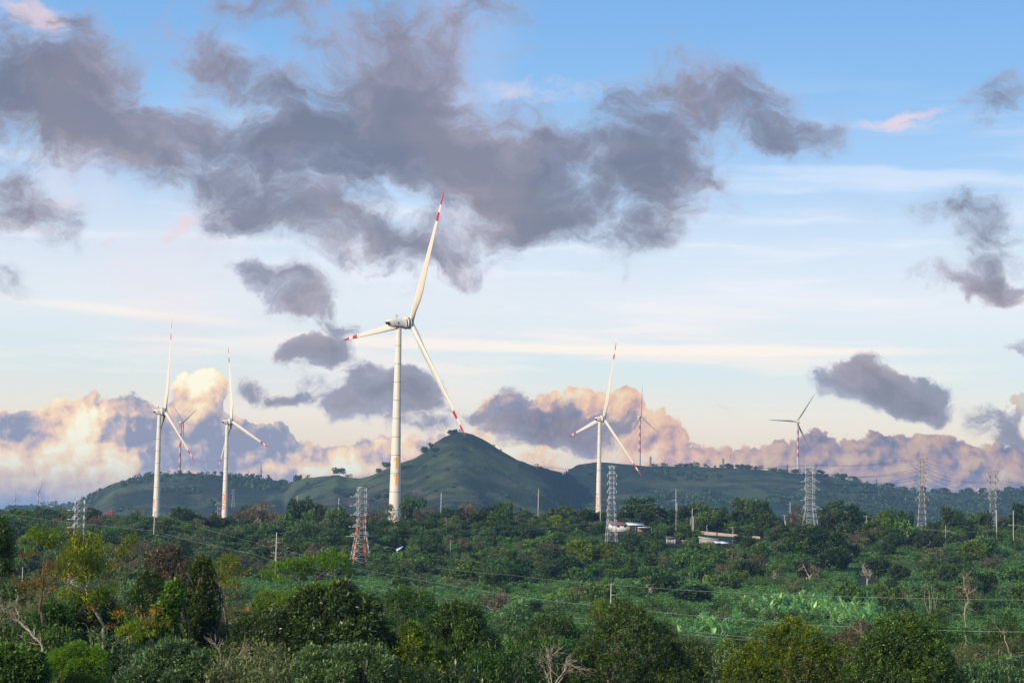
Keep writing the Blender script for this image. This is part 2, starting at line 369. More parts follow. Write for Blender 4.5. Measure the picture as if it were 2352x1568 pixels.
M = {}
M['white'] = plain('turbine_white_paint', (0.66, 0.59, 0.48), 0.30, 0.5, var=0.02, scale=0.05)
M['seam'] = plain('turbine_flange_grey', (0.34, 0.33, 0.31), 0.5)
M['cream'] = plain('turbine_nacelle_paint', (0.70, 0.64, 0.54), 0.4, var=0.04)
M['genring'] = plain('turbine_generator_grey', (0.27, 0.25, 0.23), 0.55, var=0.05)
M['fargrey'] = plain('shaded_blade_grey', (0.20, 0.20, 0.20), 0.5, var=0.05)  # far blades coloured dark: the shade on their near side is painted in
M['fartower'] = plain('weathered_tower_grey', (0.42, 0.39, 0.36), 0.6, var=0.05)
M['black'] = plain('dark_opening', (0.015, 0.015, 0.018), 0.6)
M['red'] = plain('signal_red_paint', (0.42, 0.02, 0.03), 0.4, var=0.06)
M['band'] = plain('tower_red_band', (0.42, 0.07, 0.05), 0.5, var=0.08)
M['orange'] = plain('orange_numeral', (0.75, 0.20, 0.02), 0.5, var=0.05)
M['amber'] = plain('amber_numeral', (0.80, 0.33, 0.03), 0.5, var=0.05)
M['steel'] = plain('galvanised_steel', (0.42, 0.43, 0.44), 0.45, 0.5, 0.35, var=0.12, scale=0.4)
M['steel_warm'] = plain('aged_galvanised_steel', (0.36, 0.33, 0.28), 0.5, 0.5, 0.3, var=0.15, scale=0.4)
M['steel_far'] = plain('far_steel', (0.22, 0.23, 0.25), 0.6)
M['glass'] = plain('insulator_glass', (0.36, 0.45, 0.45), 0.2, 0.6)
M['tarp'] = plain('orange_tarpaulin', (0.72, 0.13, 0.02), 0.7, var=0.25, scale=1.2)
M['concrete'] = plain('concrete_pole', (0.40, 0.36, 0.31), 0.8, 0.3, var=0.12, scale=1.5, dirt=((0.16, 0.14, 0.12), 0.5))
M['wire'] = plain('aluminium_conductor', (0.26, 0.28, 0.27), 0.5)
M['wire_dark'] = plain('dark_conductor', (0.05, 0.055, 0.06), 0.5)
M['crane'] = plain('crane_red', (0.60, 0.02, 0.07), 0.5)
M['bark'] = plain('bark_brown', (0.115, 0.085, 0.06), 0.9, 0.2, var=0.35, scale=3, dirt=((0.22, 0.19, 0.15), 0.5))
M['bark_pale'] = plain('bark_pale', (0.30, 0.24, 0.18), 0.85, 0.2, var=0.3, scale=3, dirt=((0.10, 0.08, 0.06), 0.6))
M['bark_dead'] = plain('dead_wood', (0.36, 0.29, 0.23), 0.85, 0.2, var=0.25, scale=2, dirt=((0.15, 0.10, 0.08), 0.6))

# ------------------------------------------------------------------ terrain
def vnoise(x, y, seed=0):
    """value noise on numpy arrays"""
    xi = np.floor(x).astype(np.int64); yi = np.floor(y).astype(np.int64); fx = x-xi; fy = y-yi
    fx = fx*fx*(3-2*fx); fy = fy*fy*(3-2*fy)
    def h(a, b):
        q = (a*374761393 + b*668265263 + seed*982451653) & 0xffffffff
        q = ((q ^ (q >> 13))*1274126177) & 0xffffffff
        return ((q ^ (q >> 16)) & 0xffff)/65535.0
    return (h(xi, yi)*(1-fx)+h(xi+1, yi)*fx)*(1-fy) + (h(xi, yi+1)*(1-fx)+h(xi+1, yi+1)*fx)*fy
def fbm(x, y, o=4, seed=0):
    s = 0; a = 0.5; t = 0
    for i in range(o): s = s+a*vnoise(x*2**i, y*2**i, seed+i); t += a; a *= 0.55
    return s/t-0.5

NEAR = [(-400,-16),(0,-17),(60,-18.5),(120,-20),(250,-24),(380,-26.5),(480,-27.5),(600,-26.5),(800,-21.5),(950,-14.5),(1050,-5.5),(1105,-0.5),(1160,-2),(1300,-10),(1600,-22),(2000,-24),(2400,-40)]
def z_near(X, Y):
    X = np.asarray(X, float); Y = np.asarray(Y, float)
    z = lerp_tab(Y, NEAR)
    lat = np.clip(X/np.maximum(Y, 300), -0.32, 0.32)
    k = np.clip((Y-700)/400, 0, 1)*np.clip((1900-Y)/500, 0, 1)
    z = z + k*(lat*6.0 + 1.2*np.sin(lat*22+1))
    z = z + 2.2*fbm(X/90.0, Y/90.0, 3, 5)*np.clip((Y-250)/300, 0, 1)
    return z
# crest line of the far hills: picture x -> (picture y, distance)
CREST = [(-900,1166,5600),(-300,1160,5600),(0,1167,5600),(60,1165,5600),(120,1163,5500),(165,1160,5200),(200,1142,4700),(230,1124,4400),(262,1108,4300),(300,1098,4300),(357,1090,4300),(420,1086,4300),(500,1090,4300),(560,1095,4350),(610,1099,4350),(655,1107,4300),
 (680,1102,3950),(700,1098,3900),(740,1092,3850),(775,1090,3800),(800,1096,3800),(830,1098,3750),(855,1089,3700),(880,1078,3700),(900,1070,3700),(925,1062,3650),(950,1054,3650),(975,1037,3650),(1000,1014,3650),(1020,1001,3650),(1045,992,3650),(1062,991,3650),(1085,996,3650),(1110,1008,3650),(1130,1020,3650),(1160,1038,3650),(1190,1055,3650),(1225,1068,3700),(1260,1076,3800),(1290,1083,3900),
 (1305,1076,4250),(1330,1065,4400),(1370,1061,4500),(1420,1064,4500),(1480,1069,4500),(1530,1071,4500),(1590,1072,4500),(1650,1074,4500),(1700,1075,4500),(1760,1079,4500),(1830,1087,4500),(1880,1091,4500),(1930,1097,4600),(1970,1106,4700),(2010,1115,4800),(2060,1121,5000),(2120,1127,5100),(2200,1131,5200),(2280,1131,5200),(2330,1124,5200),(2400,1122,5200),(2800,1130,5200),(3400,1140,5200)]
_cx = np.array([c[0] for c in CREST], float)
_caz = np.array([sky_uv(c[0], c[1])[0]/FPX for c in CREST])
_ctan = np.array([ray(c[0], c[1])[2]/np.hypot(ray(c[0], c[1])[0], ray(c[0], c[1])[1]) for c in CREST])
_cd = np.array([c[2] for c in CREST], float)
def crest(az):
    return np.interp(az, _caz, _ctan), np.interp(az, _caz, _cd)
def z_far(X, Y):
    X = np.asarray(X, float); Y = np.asarray(Y, float)
    r = np.hypot(X, Y); az = np.arctan2(X, Y)
    tn, cd = crest(az)
    zc = tn*cd
    z0 = -75.0
    t = np.clip((r-2400)/(cd-2400), 0, 1)
    px = 1176+az*FPX
    # lower valley floor first, then the slope, steeper near the top
    prof = 0.30*t + 0.70*t**1.9
    gul = fbm(az*16+3, r/1500.0, 3, 11)*1.0 + fbm(az*60, r/500.0, 3, 21)*0.35
    rise = z0+(zc-z0)*prof + gul*120*t*(1-t)*2.0 + fbm(X/160.0, Y/160.0, 3, 31)*26*np.clip(t*6, 0, 1)*np.clip((1-t)*8, 0, 1)
    back = zc - (r-cd)*0.10 
    z = np.where(r < cd, rise, np.maximum(back, -120))
    z = z + fbm(X/45.0, Y/45.0, 2, 41)*3.5*np.clip(t*10, 0, 1)
    return z
def ground_z(X, Y):
    X = np.asarray(X, float); Y = np.asarray(Y, float)
    r = np.hypot(X, Y)
    k = np.clip((r-2200)/300, 0, 1); k = k*k*(3-2*k)
    return z_near(X, Y)*(1-k)+z_far(X, Y)*k
def gz(x, y): return float(ground_z(x, y))

def polar_sheet(name, r_list, a_list, mat):
    R_, A_ = np.meshgrid(r_list, a_list, indexing='ij')
    X = R_*np.sin(A_); Y = R_*np.cos(A_); Z = ground_z(X, Y)
    nr, na = R_.shape
    idx = np.arange(nr*na).reshape(nr, na)
    q = np.stack([idx[:-1, :-1], idx[:-1, 1:], idx[1:, 1:], idx[1:, :-1]], -1).reshape(-1, 4)[:, ::-1]
    me = bpy.data.meshes.new(name); V_ = np.stack([X, Y, Z], -1).reshape(-1, 3)
    me.vertices.add(len(V_)); me.vertices.foreach_set('co', V_.astype(np.float32).ravel())
    me.loops.add(q.size); me.loops.foreach_set('vertex_index', q.astype(np.int32).ravel())
    me.polygons.add(len(q)); me.polygons.foreach_set('loop_start', (np.arange(len(q))*4).astype(np.int32)); me.polygons.foreach_set('loop_total', np.full(len(q), 4, np.int32))
    me.polygons.foreach_set('use_smooth', np.ones(len(q), bool)); me.materials.append(mat); me.update(calc_edges=True)
    o = bpy.data.objects.new(name, me); COL.objects.link(o); o['kind'] = 'structure'; return o

m_, t_, out_ = newmat('plantation_soil')
g_ = t_.n.new('ShaderNodeTexCoord').outputs['Object']
n1 = t_.noise(g_, 0.02, 5, 0.6, '3D'); n2 = t_.noise(g_, 0.6, 5, 0.65, '3D')
c_ = t_.mix(t_.step(n1, 0.4, 0.65), (0.030, 0.048, 0.020), (0.060, 0.055, 0.028))
c_ = t_.mix(t_.step(n2, 0.35, 0.7), c_, (0.018, 0.030, 0.013))
principled(t_, out_, c_, 0.95, 0.1)
M['soil'] = m_
m_, t_, out_ = newmat('hillside_grass_and_scrub')
g_ = t_.n.new('ShaderNodeTexCoord').outputs['Object']
big = t_.noise(g_, 0.0021, 3, 0.5, '3D'); mid = t_.noise(t_.mapping(g_, scale=(1, 1, 2.5)), 0.010, 6, 0.62, '3D'); fine = t_.noise(g_, 0.035, 6, 0.68, '3D')
gr = t_.mix(t_.step(mid, 0.38, 0.62), (0.020, 0.038, 0.018), (0.075, 0.090, 0.038))
rd = t_.mix(t_.step(fine, 0.4, 0.65), (0.120, 0.075, 0.052), (0.055, 0.048, 0.030))
c_ = t_.mix(t_.math('MULTIPLY', t_.step(big, 0.50, 0.60), t_.step(mid, 0.42, 0.56)), gr, rd)
vo = t_.n.new('ShaderNodeTexVoronoi'); vo.feature = 'F1'; t_.set(vo.inputs['Vector'], t_.vmath('ADD', g_, t_.vmath('SCALE', t_.noise(g_, 0.006, 3, .5, '3D', color=True), scale=160))); vo.inputs['Scale'].default_value = 0.0045
sepv = t_.n.new('ShaderNodeSeparateXYZ'); t_.l.new(vo.outputs['Color'], sepv.inputs[0])
c_ = t_.mix(t_.math('MULTIPLY', t_.step(sepv.outputs[0], 0.55, 0.62), 0.75), c_, t_.mix(sepv.outputs[1], (0.020, 0.045, 0.020), (0.100, 0.130, 0.05)))
woods = t_.math('ADD', t_.noise(g_, 0.0042, 5, 0.6, '3D'), t_.math('MULTIPLY', t_.math('SUBTRACT', fine, 0.5), 0.35))
c_ = t_.mix(t_.step(woods, 0.47, 0.53), c_, t_.mix(fine, (0.012, 0.024, 0.012), (0.030, 0.048, 0.022)))
bp = t_.n.new('ShaderNodeBump'); bp.inputs['Strength'].default_value = 1.0; bp.inputs['Distance'].default_value = 10.0; t_.l.new(fine, bp.inputs['Height'])
principled(t_, out_, c_, 0.95, 0.1, normal=bp.outputs[0])
M['hill'] = m_

ra = np.radians(np.concatenate([np.linspace(-38, -17, 30), np.linspace(-16.5, 16.5, 560), np.linspace(17, 38, 30)]))
rn = np.concatenate([np.linspace(3, 300, 26), np.linspace(315, 1400, 110), np.linspace(1430, 2450, 40)])
ground = polar_sheet('ground', rn, ra, M['soil'])
rf = np.concatenate([np.linspace(2450, 3500, 60), np.linspace(3520, 4700, 130), np.linspace(4740, 5400, 45), np.linspace(5500, 9500, 60), np.linspace(9700, 24000, 12)])
hills = polar_sheet('hills', rf, ra, M['hill'])
mbk = MB(); aa = np.radians(np.concatenate([np.linspace(37, 323, 60)])); rr_ = [3, 400, 2450, 9000, 24000]
vv = np.array([(r*math.sin(a), r*math.cos(a), -17-min(r, 3000)/60.0) for r in rr_ for a in aa]); nn = len(aa)
mbk.add(vv, [(i*nn+j, (i+1)*nn+j, (i+1)*nn+j+1, i*nn+j+1) for i in range(4) for j in range(nn-1)])
tag(mbk.obj('ground_behind', M['soil']), kind='structure')

# ------------------------------------------------------------------ wind turbines
def ring(c, r, z, n, ph=0.0): return None
def stroke(points, width):
    """flat ribbon polygons (list of quads in 2-D) along a polyline"""
    p = np.array(points, float); n = len(p); t = np.gradient(p, axis=0); t /= np.linalg.norm(t, axis=1)[:, None]
    nrm = np.stack([-t[:, 1], t[:, 0]], 1)*width/2
    L_, R__ = p+nrm, p-nrm
    return [np.array([L_[i], R__[i], R__[i+1], L_[i+1]]) for i in range(n-1)]
def glyph(ch):
    if ch == '1': return stroke([(0.08, 0), (0.08, 0.5), (0.08, 1.0)], 0.17) + [np.array([(0.0, 0.99), (-0.22, 0.80), (-0.22, 0.66), (0.0, 0.80)])]
    if ch == '0':
        a = np.linspace(0, 2*np.pi, 33); return stroke(np.stack([0.21*np.sin(a), 0.5+0.42*np.cos(a)], 1), 0.15)
    a = np.linspace(-0.3, 2*np.pi-0.3, 29); lo = np.stack([0.21*np.sin(a), 0.29+0.22*np.cos(a)], 1)
    b = np.linspace(0, 1, 14); up = np.stack([0.21*np.cos(b*2.6+0.45)*1.0, 0.29+0.42*np.sin(b*2.6+0.45)+0.22*np.sin(b*np.pi)*0+0.21*(1-b)*0], 1)
    up = np.array([(0.20, 0.78), (0.16, 0.88), (0.06, 0.925), (-0.05, 0.91), (-0.15, 0.82), (-0.20, 0.66), (-0.215, 0.48), (-0.21, 0.32)])
    return stroke(lo, 0.15)+stroke(up, 0.15)

def blade_mesh(axis, rdir, L, r0, chord, far=False, prebend=0.0, cone=0.0):
    """a tapered, twisted aerofoil from hub radius r0 to the tip; red bands near the tip"""
    axis = np.array(axis); rdir = np.array(rdir); tang = np.cross(axis, rdir); tang /= np.linalg.norm(tang)
    st = [0, .03, .07, .12, .18, .25, .35, .45, .55, .65, .72, .725, .785, .79, .86, .90, .94, .97, .99, 1.0]
    if not far: st = [0, .03, .07, .12, .18, .25, .35, .45, .55, .65, .73, .78, .842, .846, .90, .904, .95, .975, .99, 1.0]
    mb = MB(); nseg = 14; vs = []
    for s_ in st:
        c = np.interp(s_, [0, .05, .2, .35, .6, .8, .92, .98, 1.0], [.62, .62, 1.0, .88, .60, .42, .29, .16, .03])*chord
        th = np.interp(s_, [0, .05, .2, .5, 1], [1.0, .98, .42, .24, .16])*c
        tw = math.radians(np.interp(s_, [0, .2, .5, 1], [14, 14, 5, -1]))
        dx = tang*math.cos(tw)+axis*math.sin(tw); dy = axis*math.cos(tw)-tang*math.sin(tw)
        cen = rdir*(r0+(L-r0)*s_) + axis*(prebend*s_*s_)
        off = np.interp(s_, [0, .05, .2, 1], [0, 0, .18, .1])*c
        for k in range(nseg):
            a = 2*np.pi*k/nseg; x = math.cos(a)*c/2; y = math.sin(a)*th/2*(1.0 if s_ < .06 else (0.55+0.45*(math.cos(a)*-0.5+0.5)*1.6))
            vs.append(cen + dx*(x+off) + dy*y)
    fs = []; ms = []
    n = len(st)
    for i in range(n-1):
        sm = (st[i]+st[i+1])/2
        if far: red = 0
        else: red = 1 if (.78 < sm < .845 or sm > .902) else 0
        for k in range(nseg):
            mb.add([], [], 0)
            fs.append([i*nseg+k, i*nseg+(k+1) % nseg, (i+1)*nseg+(k+1) % nseg, (i+1)*nseg+k]); ms.append(red)
    mb.v = [np.array(vs)]; mb.n = len(vs); mb.f = fs; mb.m = ms
    mb.f.append(list(range(nseg))[::-1]); mb.m.append(0)
    mb.f.append([(n-1)*nseg+k for k in range(nseg)]); mb.m.append(0 if far else 1)
    return mb

def turbine(hub_px, d, psi, tilt, phi, cone, L, tower_px, label, digits=None, dcol='orange', style='near', base_r=3.6, top_r=1.65):
    hub = np.array(at(hub_px[0], hub_px[1], d))
    ax = np.array([math.sin(psi)*math.cos(tilt), math.cos(psi)*math.cos(tilt), math.sin(tilt)])
    hz = np.cross(ax, [0, 0, 1.]); hz /= np.linalg.norm(hz); up = np.cross(hz, ax)
    far = style == 'far'
    back = 6.2 if not far else 5.0          # distance from hub centre back to tower axis
    tc_ = hub - ax*back
    if tower_px is not None:                 # let the tower stand where it is seen
        q = np.array(at(tower_px, hub_px[1]+8, d)); back = np.clip((hub[0]-q[0])/ax[0] if abs(ax[0]) > .3 else back, 3.5, 9.5); tc_ = hub-ax*back
    top = tc_ - np.array([0, 0, 2.4 if not far else 1.6])
    gzz = gz(tc_[0], tc_[1])
    root = empty('wind_turbine', (tc_[0], tc_[1], gzz), label=label, cat='wind turbine', group='wind turbines')
    O = np.array([tc_[0], tc_[1], gzz]); H = top[2]-gzz
    # tower with section flanges
    mb = MB(); nsec = 11 if not far else 14
    pts = []; rad = []; mats = []
    for i in range(nsec):
        z0_, z1_ = H*i/nsec, H*(i+1)/nsec
        rr = lambda z: base_r+(top_r-base_r)*min(1, (z/H))**0.85
        if not far:
            pts += [(0, 0, z0_), (0, 0, z0_+.1), (0, 0, z1_-0.5), (0, 0, z1_-0.4)]; rad += [rr(z0_), rr(z0_), rr(z1_), rr(z1_)]; mats += [0, 0, 0, 1]
            pts += [(0, 0, z1_-0.39), (0, 0, z1_-0.08)]; rad += [rr(z1_)+.05, rr(z1_)+.05]; mats += [1, 1]
        else:
            red = 1 if (i >= nsec-9 and (nsec-1-i) % 2 == 0) else 0
            pts += [(0, 0, z0_), (0, 0, z1_-0.02)]; rad += [rr(z0_), rr(z1_)]; mats += [red, red]
    mb.tube(np.array(pts, float)-np.array([0, 0, 0]), rad, 40 if not far else 16, mats=mats)
    tw_ = mb.obj('tower', [M['white'] if not far else M['fartower'], M['seam'] if not far else M['band']], root, True)
    if digits:
        dirc = -O/np.linalg.norm(O[:2]); a0 = math.atan2(dirc[1], dirc[0])
        for (ch, pyc, hgt, pxc) in digits:
            md = MB()
            zc = at(pxc, pyc, O[1])[2]-gzz; xc = (at(pxc, pyc, O[1]-3)[0]-O[0])
            for quad in glyph(ch):
                # subdivide across so that the paint follows the round tower
                vs = []
                for (gx, gy) in quad:
                    z = zc+(gy-0.5)*hgt; r_ = (base_r+(top_r-base_r)*(max(z, 0)/H)**0.85)+0.06
                    a = a0 + (gx*hgt*0.86+xc)/r_
                    vs.append((r_*math.cos(a), r_*math.sin(a), z))
                md.add(vs, [(0, 1, 2, 3)])
            md.obj('numeral', M[dcol], root)
    # nacelle
    nb = MB()
    if not far:
        prof = [(-11.5, .2, .2), (-11.4, 1.9, 1.9), (-9.5, 2.25, 2.25), (-6.5, 2.5, 2.5), (-4.2, 2.8, 2.8), (-3.6, 3.2, 3.2)]
        vs = []; nsg = 20; rels = []
        for (x, ry_, rz_) in prof:
            for k in range(nsg):
                a = 2*np.pi*k/nsg; cx_ = abs(math.cos(a))**.6*math.copysign(1, math.cos(a)); sz = abs(math.sin(a))**.6*math.copysign(1, math.sin(a))
                slope = 1.1*sz if x < -11 else 0
                vs.append(ax*(x*back/6.2+slope*-1.0) + hz*cx_*ry_ + up*sz*rz_)
        n = len(prof)
        fs = [(i*nsg+k, (i+1)*nsg+k, (i+1)*nsg+(k+1) % nsg, i*nsg+(k+1) % nsg) for i in range(n-1) for k in range(nsg)] + [tuple(range(nsg))]
        nb.add(np.array(vs)+hub-O, fs, 0)
        nac = nb.obj('nacelle', M['cream'], root, False)
        # vents on the rear face and side
        for (u_, w_, hh) in ((-1.0, .45, 1.5), (0, .3, .8), (1.0, .45, 1.5)):
            vb = MB(); c = hub-O+ax*(-12.3*back/6.2+.1)+hz*u_*0.9+up*.1
            x_, y_ = hz*w_/2, up*hh/2
            vb.add([c-x_-y_-ax*.15, c+x_-y_-ax*.15, c+x_+y_-ax*.9, c-x_+y_-ax*.9, c-x_-y_+ax*.8, c+x_-y_+ax*.8, c+x_+y_+ax*.3, c-x_+y_+ax*.3], [(0,3,2,1),(4,5,6,7),(0,1,5,4),(1,2,6,5),(2,3,7,6),(3,0,4,7)]); vb.obj('vent', M['black'], nac)
        vb = MB()
        side = -1 if (hub+hz*5)[1] > (hub-hz*5)[1] else 1
        c = hub-O+ax*(-7.6*back/6.2)+hz*2.42*side; x_, y_ = ax*.38, up*.42
        vb.add([c-x_-y_, c+x_-y_, c+x_+y_, c-x_+y_]+[p+hz*side*.12 for p in (c-x_-y_, c+x_-y_, c+x_+y_, c-x_+y_)], [(0,3,2,1),(4,5,6,7),(0,1,5,4),(1,2,6,5),(2,3,7,6),(3,0,4,7)])
        vb.obj('vent', M['black'], nac)
        gb = MB(); c0 = hub-O
        gb.tube([c0-ax*3.7, c0-ax*3.6, c0-ax*3.1], [2.8, 3.65, 3.65], 32, mats=[0, 0, 0])
        gb.tube([c0-ax*3.05, c0-ax*1.75], [3.5, 3.5], 32, mats=[1, 1])
        gb.tube([c0-ax*1.7, c0-ax*1.3, c0-ax*1.1], [3.65, 3.65, 2.4], 32, mats=[0, 0, 0])
        gb.obj('generator', [M['cream'], M['genring']], root, False)
        ab = MB(); m0 = hub-O-ax*(7.2*back/6.2)+up*2.4; z_ = np.array([0, 0, 1.0])
        for s_ in (-.5, .5): ab.bar(m0+hz*s_, m0+hz*s_+z_*2.6, .16)
        for h_ in (.9, 1.7, 2.6): ab.bar(m0-hz*.5+z_*h_, m0+hz*.5+z_*h_, .12)
        ab.bar(m0-hz*1.5+z_*1.5, m0+hz*1.5+z_*1.5, .13)
        for s_ in (-1.5, 1.5): ab.bar(m0+hz*s_+z_*1.5, m0+hz*s_+z_*2.3, .18)
        ab.obj('weather_mast', M['steel_far'], nac)
    else:
        x0 = -9.5
        for (xa, xb, hw) in ((-9.5, -1.2, 1.9),):
            vs = [hub-O+ax*x+hz*sy*hw+up*sz*hw for x in (xa, xb) for sy in (-1, 1) for sz in (-1, 1)]
            nb.add(vs, [(0,1,3,2),(4,6,7,5),(0,4,5,1),(2,3,7,6),(0,2,6,4),(1,5,7,3)])
        nac = nb.obj('nacelle', M['cream'], root)
    hb = MB(); c0 = hub-O
    hr = 1.75 if not far else 1.5
    hb.tube([c0-ax*1.6, c0-ax*1.2, c0+ax*.6, c0+ax*1.4, c0+ax*2.0, c0+ax*2.3], [hr*.95, hr, hr, hr*.8, hr*.45, .05], 20)
    hb.obj('hub', M['cream'], root, True)
    for k in range(3):
        a = phi+k*2*np.pi/3
        rd = math.cos(cone)*(math.sin(a)*hz+math.cos(a)*up)+math.sin(cone)*ax
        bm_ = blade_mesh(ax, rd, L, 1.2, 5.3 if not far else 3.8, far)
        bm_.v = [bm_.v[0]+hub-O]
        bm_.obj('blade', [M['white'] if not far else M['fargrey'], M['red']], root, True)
    return root

turbine((942.9,741.3), 1143, .9351, .0887, .4613, .0434, 80.0, 917, 'largest and nearest white wind turbine, orange numerals 1 and 1 low on its tower', [('1',1063,6.6,908.5),('1',1100,6.6,908)], 'amber')
turbine((379.3,944.9), 1750, 1.1528, .066, .0777, .0907, 81.0, 367, 'tall white wind turbine left of the left hill, standing left of the turbine marked 06', [('1',1156,7.0,350.5)], 'orange')
turbine((532.5,967.5), 2070, 1.0333, .1083, -.1435, .0858, 79.8, 522.5, 'white wind turbine with orange 0 above 6 on its tower, one blade pointing lower right', [('0',1142,8.2,511.3),('6',1161,8.2,510.4)], 'orange')
turbine((1386.8,961.2), 2030, 1.0431, .1025, .3181, .0667, 80.2, 1377, 'white wind turbine marked with an orange 6, directly left of the slender lattice pylon', [('6',1141.5,8.2,1369.5),('0',1162,8.2,1369.2)], 'orange')
turbine((421,969.2), 4600, .9505, .0947, 1.1978, .0131, 75.9, 416, 'distant red-banded wind turbine on the left hilltop between the two white turbines', style='far', base_r=3.4, top_r=2.2)
turbine((1473,957), 4600, 1.1146, .0765, .0314, .0829, 74.3, 1470, 'distant red-banded wind turbine on the ridge with one blade straight up', style='far', base_r=3.4, top_r=2.2)
turbine((1830.4,968), 4500, -.3698, .0905, .5432, -.0827, 76.5, None, 'distant red-banded wind turbine on the right ridge with one blade level to the left', style='far', base_r=3.4, top_r=2.2)
turbine((91.3,1127.8), 7300, .8578, 0, .3474, .0293, 53.0, 88.5, 'tiny red-banded wind turbine on the low far left ridge, larger of two', style='far', base_r=3.2, top_r=2.2)
turbine((36,1144.6), 7500, .4733, .149, -.0564, .1272, 38.0, 34.5, 'tiny red-banded wind turbine at the far left edge, smaller of two', style='far', base_r=3.0, top_r=2.2)
# ------------------------------------------------------------------ placing on the ground
def hit(px, py, dmin=90.0, dmax=6500.0):
    """where the line of sight through that picture position meets the ground"""
    v = ray(px, py); v = v/v[1]
    ds = np.concatenate([np.linspace(dmin, 1300, 480), np.linspace(1305, dmax, 700)]); ds = ds[ds >= dmin]
    z = ground_z(v[0]*ds, ds) - v[2]*ds
    k = np.argmax(z >= 0)
    if z[k] < 0: k = len(ds)-1
    d = ds[k]
    if d > 1130 and py > 1190: d = 1045.0      # behind the crest line: stand it on the near side of the ridge
    return Vector((v[0]*d, d, gz(v[0]*d, d)))
def ppm(d): return FPX/d            # picture px (2352 wide) per metre

# ------------------------------------------------------------------ lattice pylons
def pylon(px, pyb, pyt, d, name, label, half_b, half_w, waist, arms, flare=None, yaw=0.35, beam=0.26, mat='steel', nlo=5, nup=7, insul='side', sink=1.5, group='lattice pylons', cat='pylon'):
    if d is None: b = hit(px, pyb)
    else:
        b = at(px, pyb, d); b.z = min(b.z, gz(b.x, b.y)+0.3) if pyb > 1215 else gz(b.x, b.y)
    top = at(px, pyt, b.y).z; H = top-b.z
    root = empty(name, b, yaw, label, cat, group)
    mb = MB()
    def half(f): return half_b+(half_w-half_b)*min(f/waist, 1.0) if f < waist else half_w
    lev = [waist*(1-(1-i/nlo)**1.15) for i in range(nlo+1)]+[waist+(1-waist)*i/nup for i in range(1, nup+1)]
    C4 = [(-1,-1),(1,-1),(1,1),(-1,1)]
    P = lambda f, k: np.array([C4[k % 4][0]*half(f), C4[k % 4][1]*half(f), H*f])
    for k in range(4):
        for i in range(len(lev)-1):
            mb.bar(P(lev[i], k)-(np.array([0, 0, sink]) if i == 0 else 0), P(lev[i+1], k), beam*(1.25 if lev[i] < waist else 1.0))
            mb.bar(P(lev[i], k), P(lev[i+1], k+1), beam*.42); mb.bar(P(lev[i], k+1), P(lev[i+1], k), beam*.42)
            if i > 0: mb.bar(P(lev[i], k), P(lev[i], k+1), beam*.42)
        mb.bar(P(1, k), P(1, k+1), beam)
    mb.obj('tower_frame', M[mat], root)
    tips = []
    for (f, hl, hr, rise) in arms:
        for s_, hx in ((-1, hl), (1, hr)):
            if not hx: continue
            am = MB(); w_ = half(f); tip = np.array([s_*hx, 0, H*f])
            for q in (-1, 1):
                am.bar((s_*w_, q*w_, H*f), tip, beam*.8); am.bar((s_*w_, q*w_, H*(f+rise)), tip, beam*.6)
                mid = (np.array([s_*w_, q*w_, H*f])+tip)/2; mid2 = (np.array([s_*w_, q*w_, H*(f+rise)])+tip)/2
                am.bar(mid, mid2, beam*.5); am.bar((s_*w_, q*w_, H*f), mid2, beam*.5)
            am.bar((s_*(w_+hx)/2, -w_/2, H*f), (s_*(w_+hx)/2, w_/2, H*f), beam*.5)
            arm = am.obj('cross_arm', M[mat], root)
            im = MB()
            if insul == 'hang': im.tube([tip, tip-(0, 0, 1.6)], [.17, .17], 6); tp = tip-np.array([0, 0, 1.7])
            else: im.tube([tip+(s_*.2, 0, 0), tip+(s_*1.4, .3, 0)], [.16, .16], 6); tp = tip+np.array([s_*1.4, .3, 0])
            im.obj('insulator', M['glass'], arm)
            ca, sa = math.cos(yaw), math.sin(yaw)
            tips.append(Vector((b.x+tp[0]*ca-tp[1]*sa, b.y+tp[0]*sa+tp[1]*ca, b.z+tp[2])))
    if flare:
        fl = MB(); hf, dz = flare
        for s_ in (-1, 1):
            for q in (-1, 1):
                fl.bar((s_*half_w, q*half_w, H*(1-dz)), (s_*hf, 0, H), beam*.75); fl.bar((s_*half_w, q*half_w, H), (s_*hf, 0, H), beam*.75)
                fl.bar((0, q*half_w, H), (s_*half_w, q*half_w, H*(1-dz)), beam*.5)
            ca, sa = math.cos(yaw), math.sin(yaw)
            tips.append(Vector((b.x+s_*hf*ca, b.y+s_*hf*sa, b.z+H)))
        fl.obj('earth_wire_peak', M[mat], root)
    return root, tips, b, H

def tarp_strip(parent, pts, w0, w1):
    mb = MB(); n = 14; p = np.array(pts, float); t = np.linspace(0, 1, n); q = np.stack([np.interp(t, np.linspace(0, 1, len(p)), p[:, i]) for i in range(3)], 1)
    vs = []
    for k in range(5):
        for i in range(n):
            w_ = w0+(w1-w0)*t[i]
            vs.append(q[i]+np.array([(k-2)/4*w_+.12*math.sin(i*1.7+k), .22*math.sin(k*2.4+i*.9), 0]))
    fs = [(k*n+i, (k+1)*n+i, (k+1)*n+i+1, k*n+i+1) for k in range(4) for i in range(n-1)]
    vs2 = [v+np.array([0, .12, 0]) for v in vs]; m = len(vs)
    fs2 = [tuple(x+m for x in f[::-1]) for f in fs]
    mb.add(vs+vs2, fs+fs2); return mb.obj('orange_cover', M['tarp'], parent)

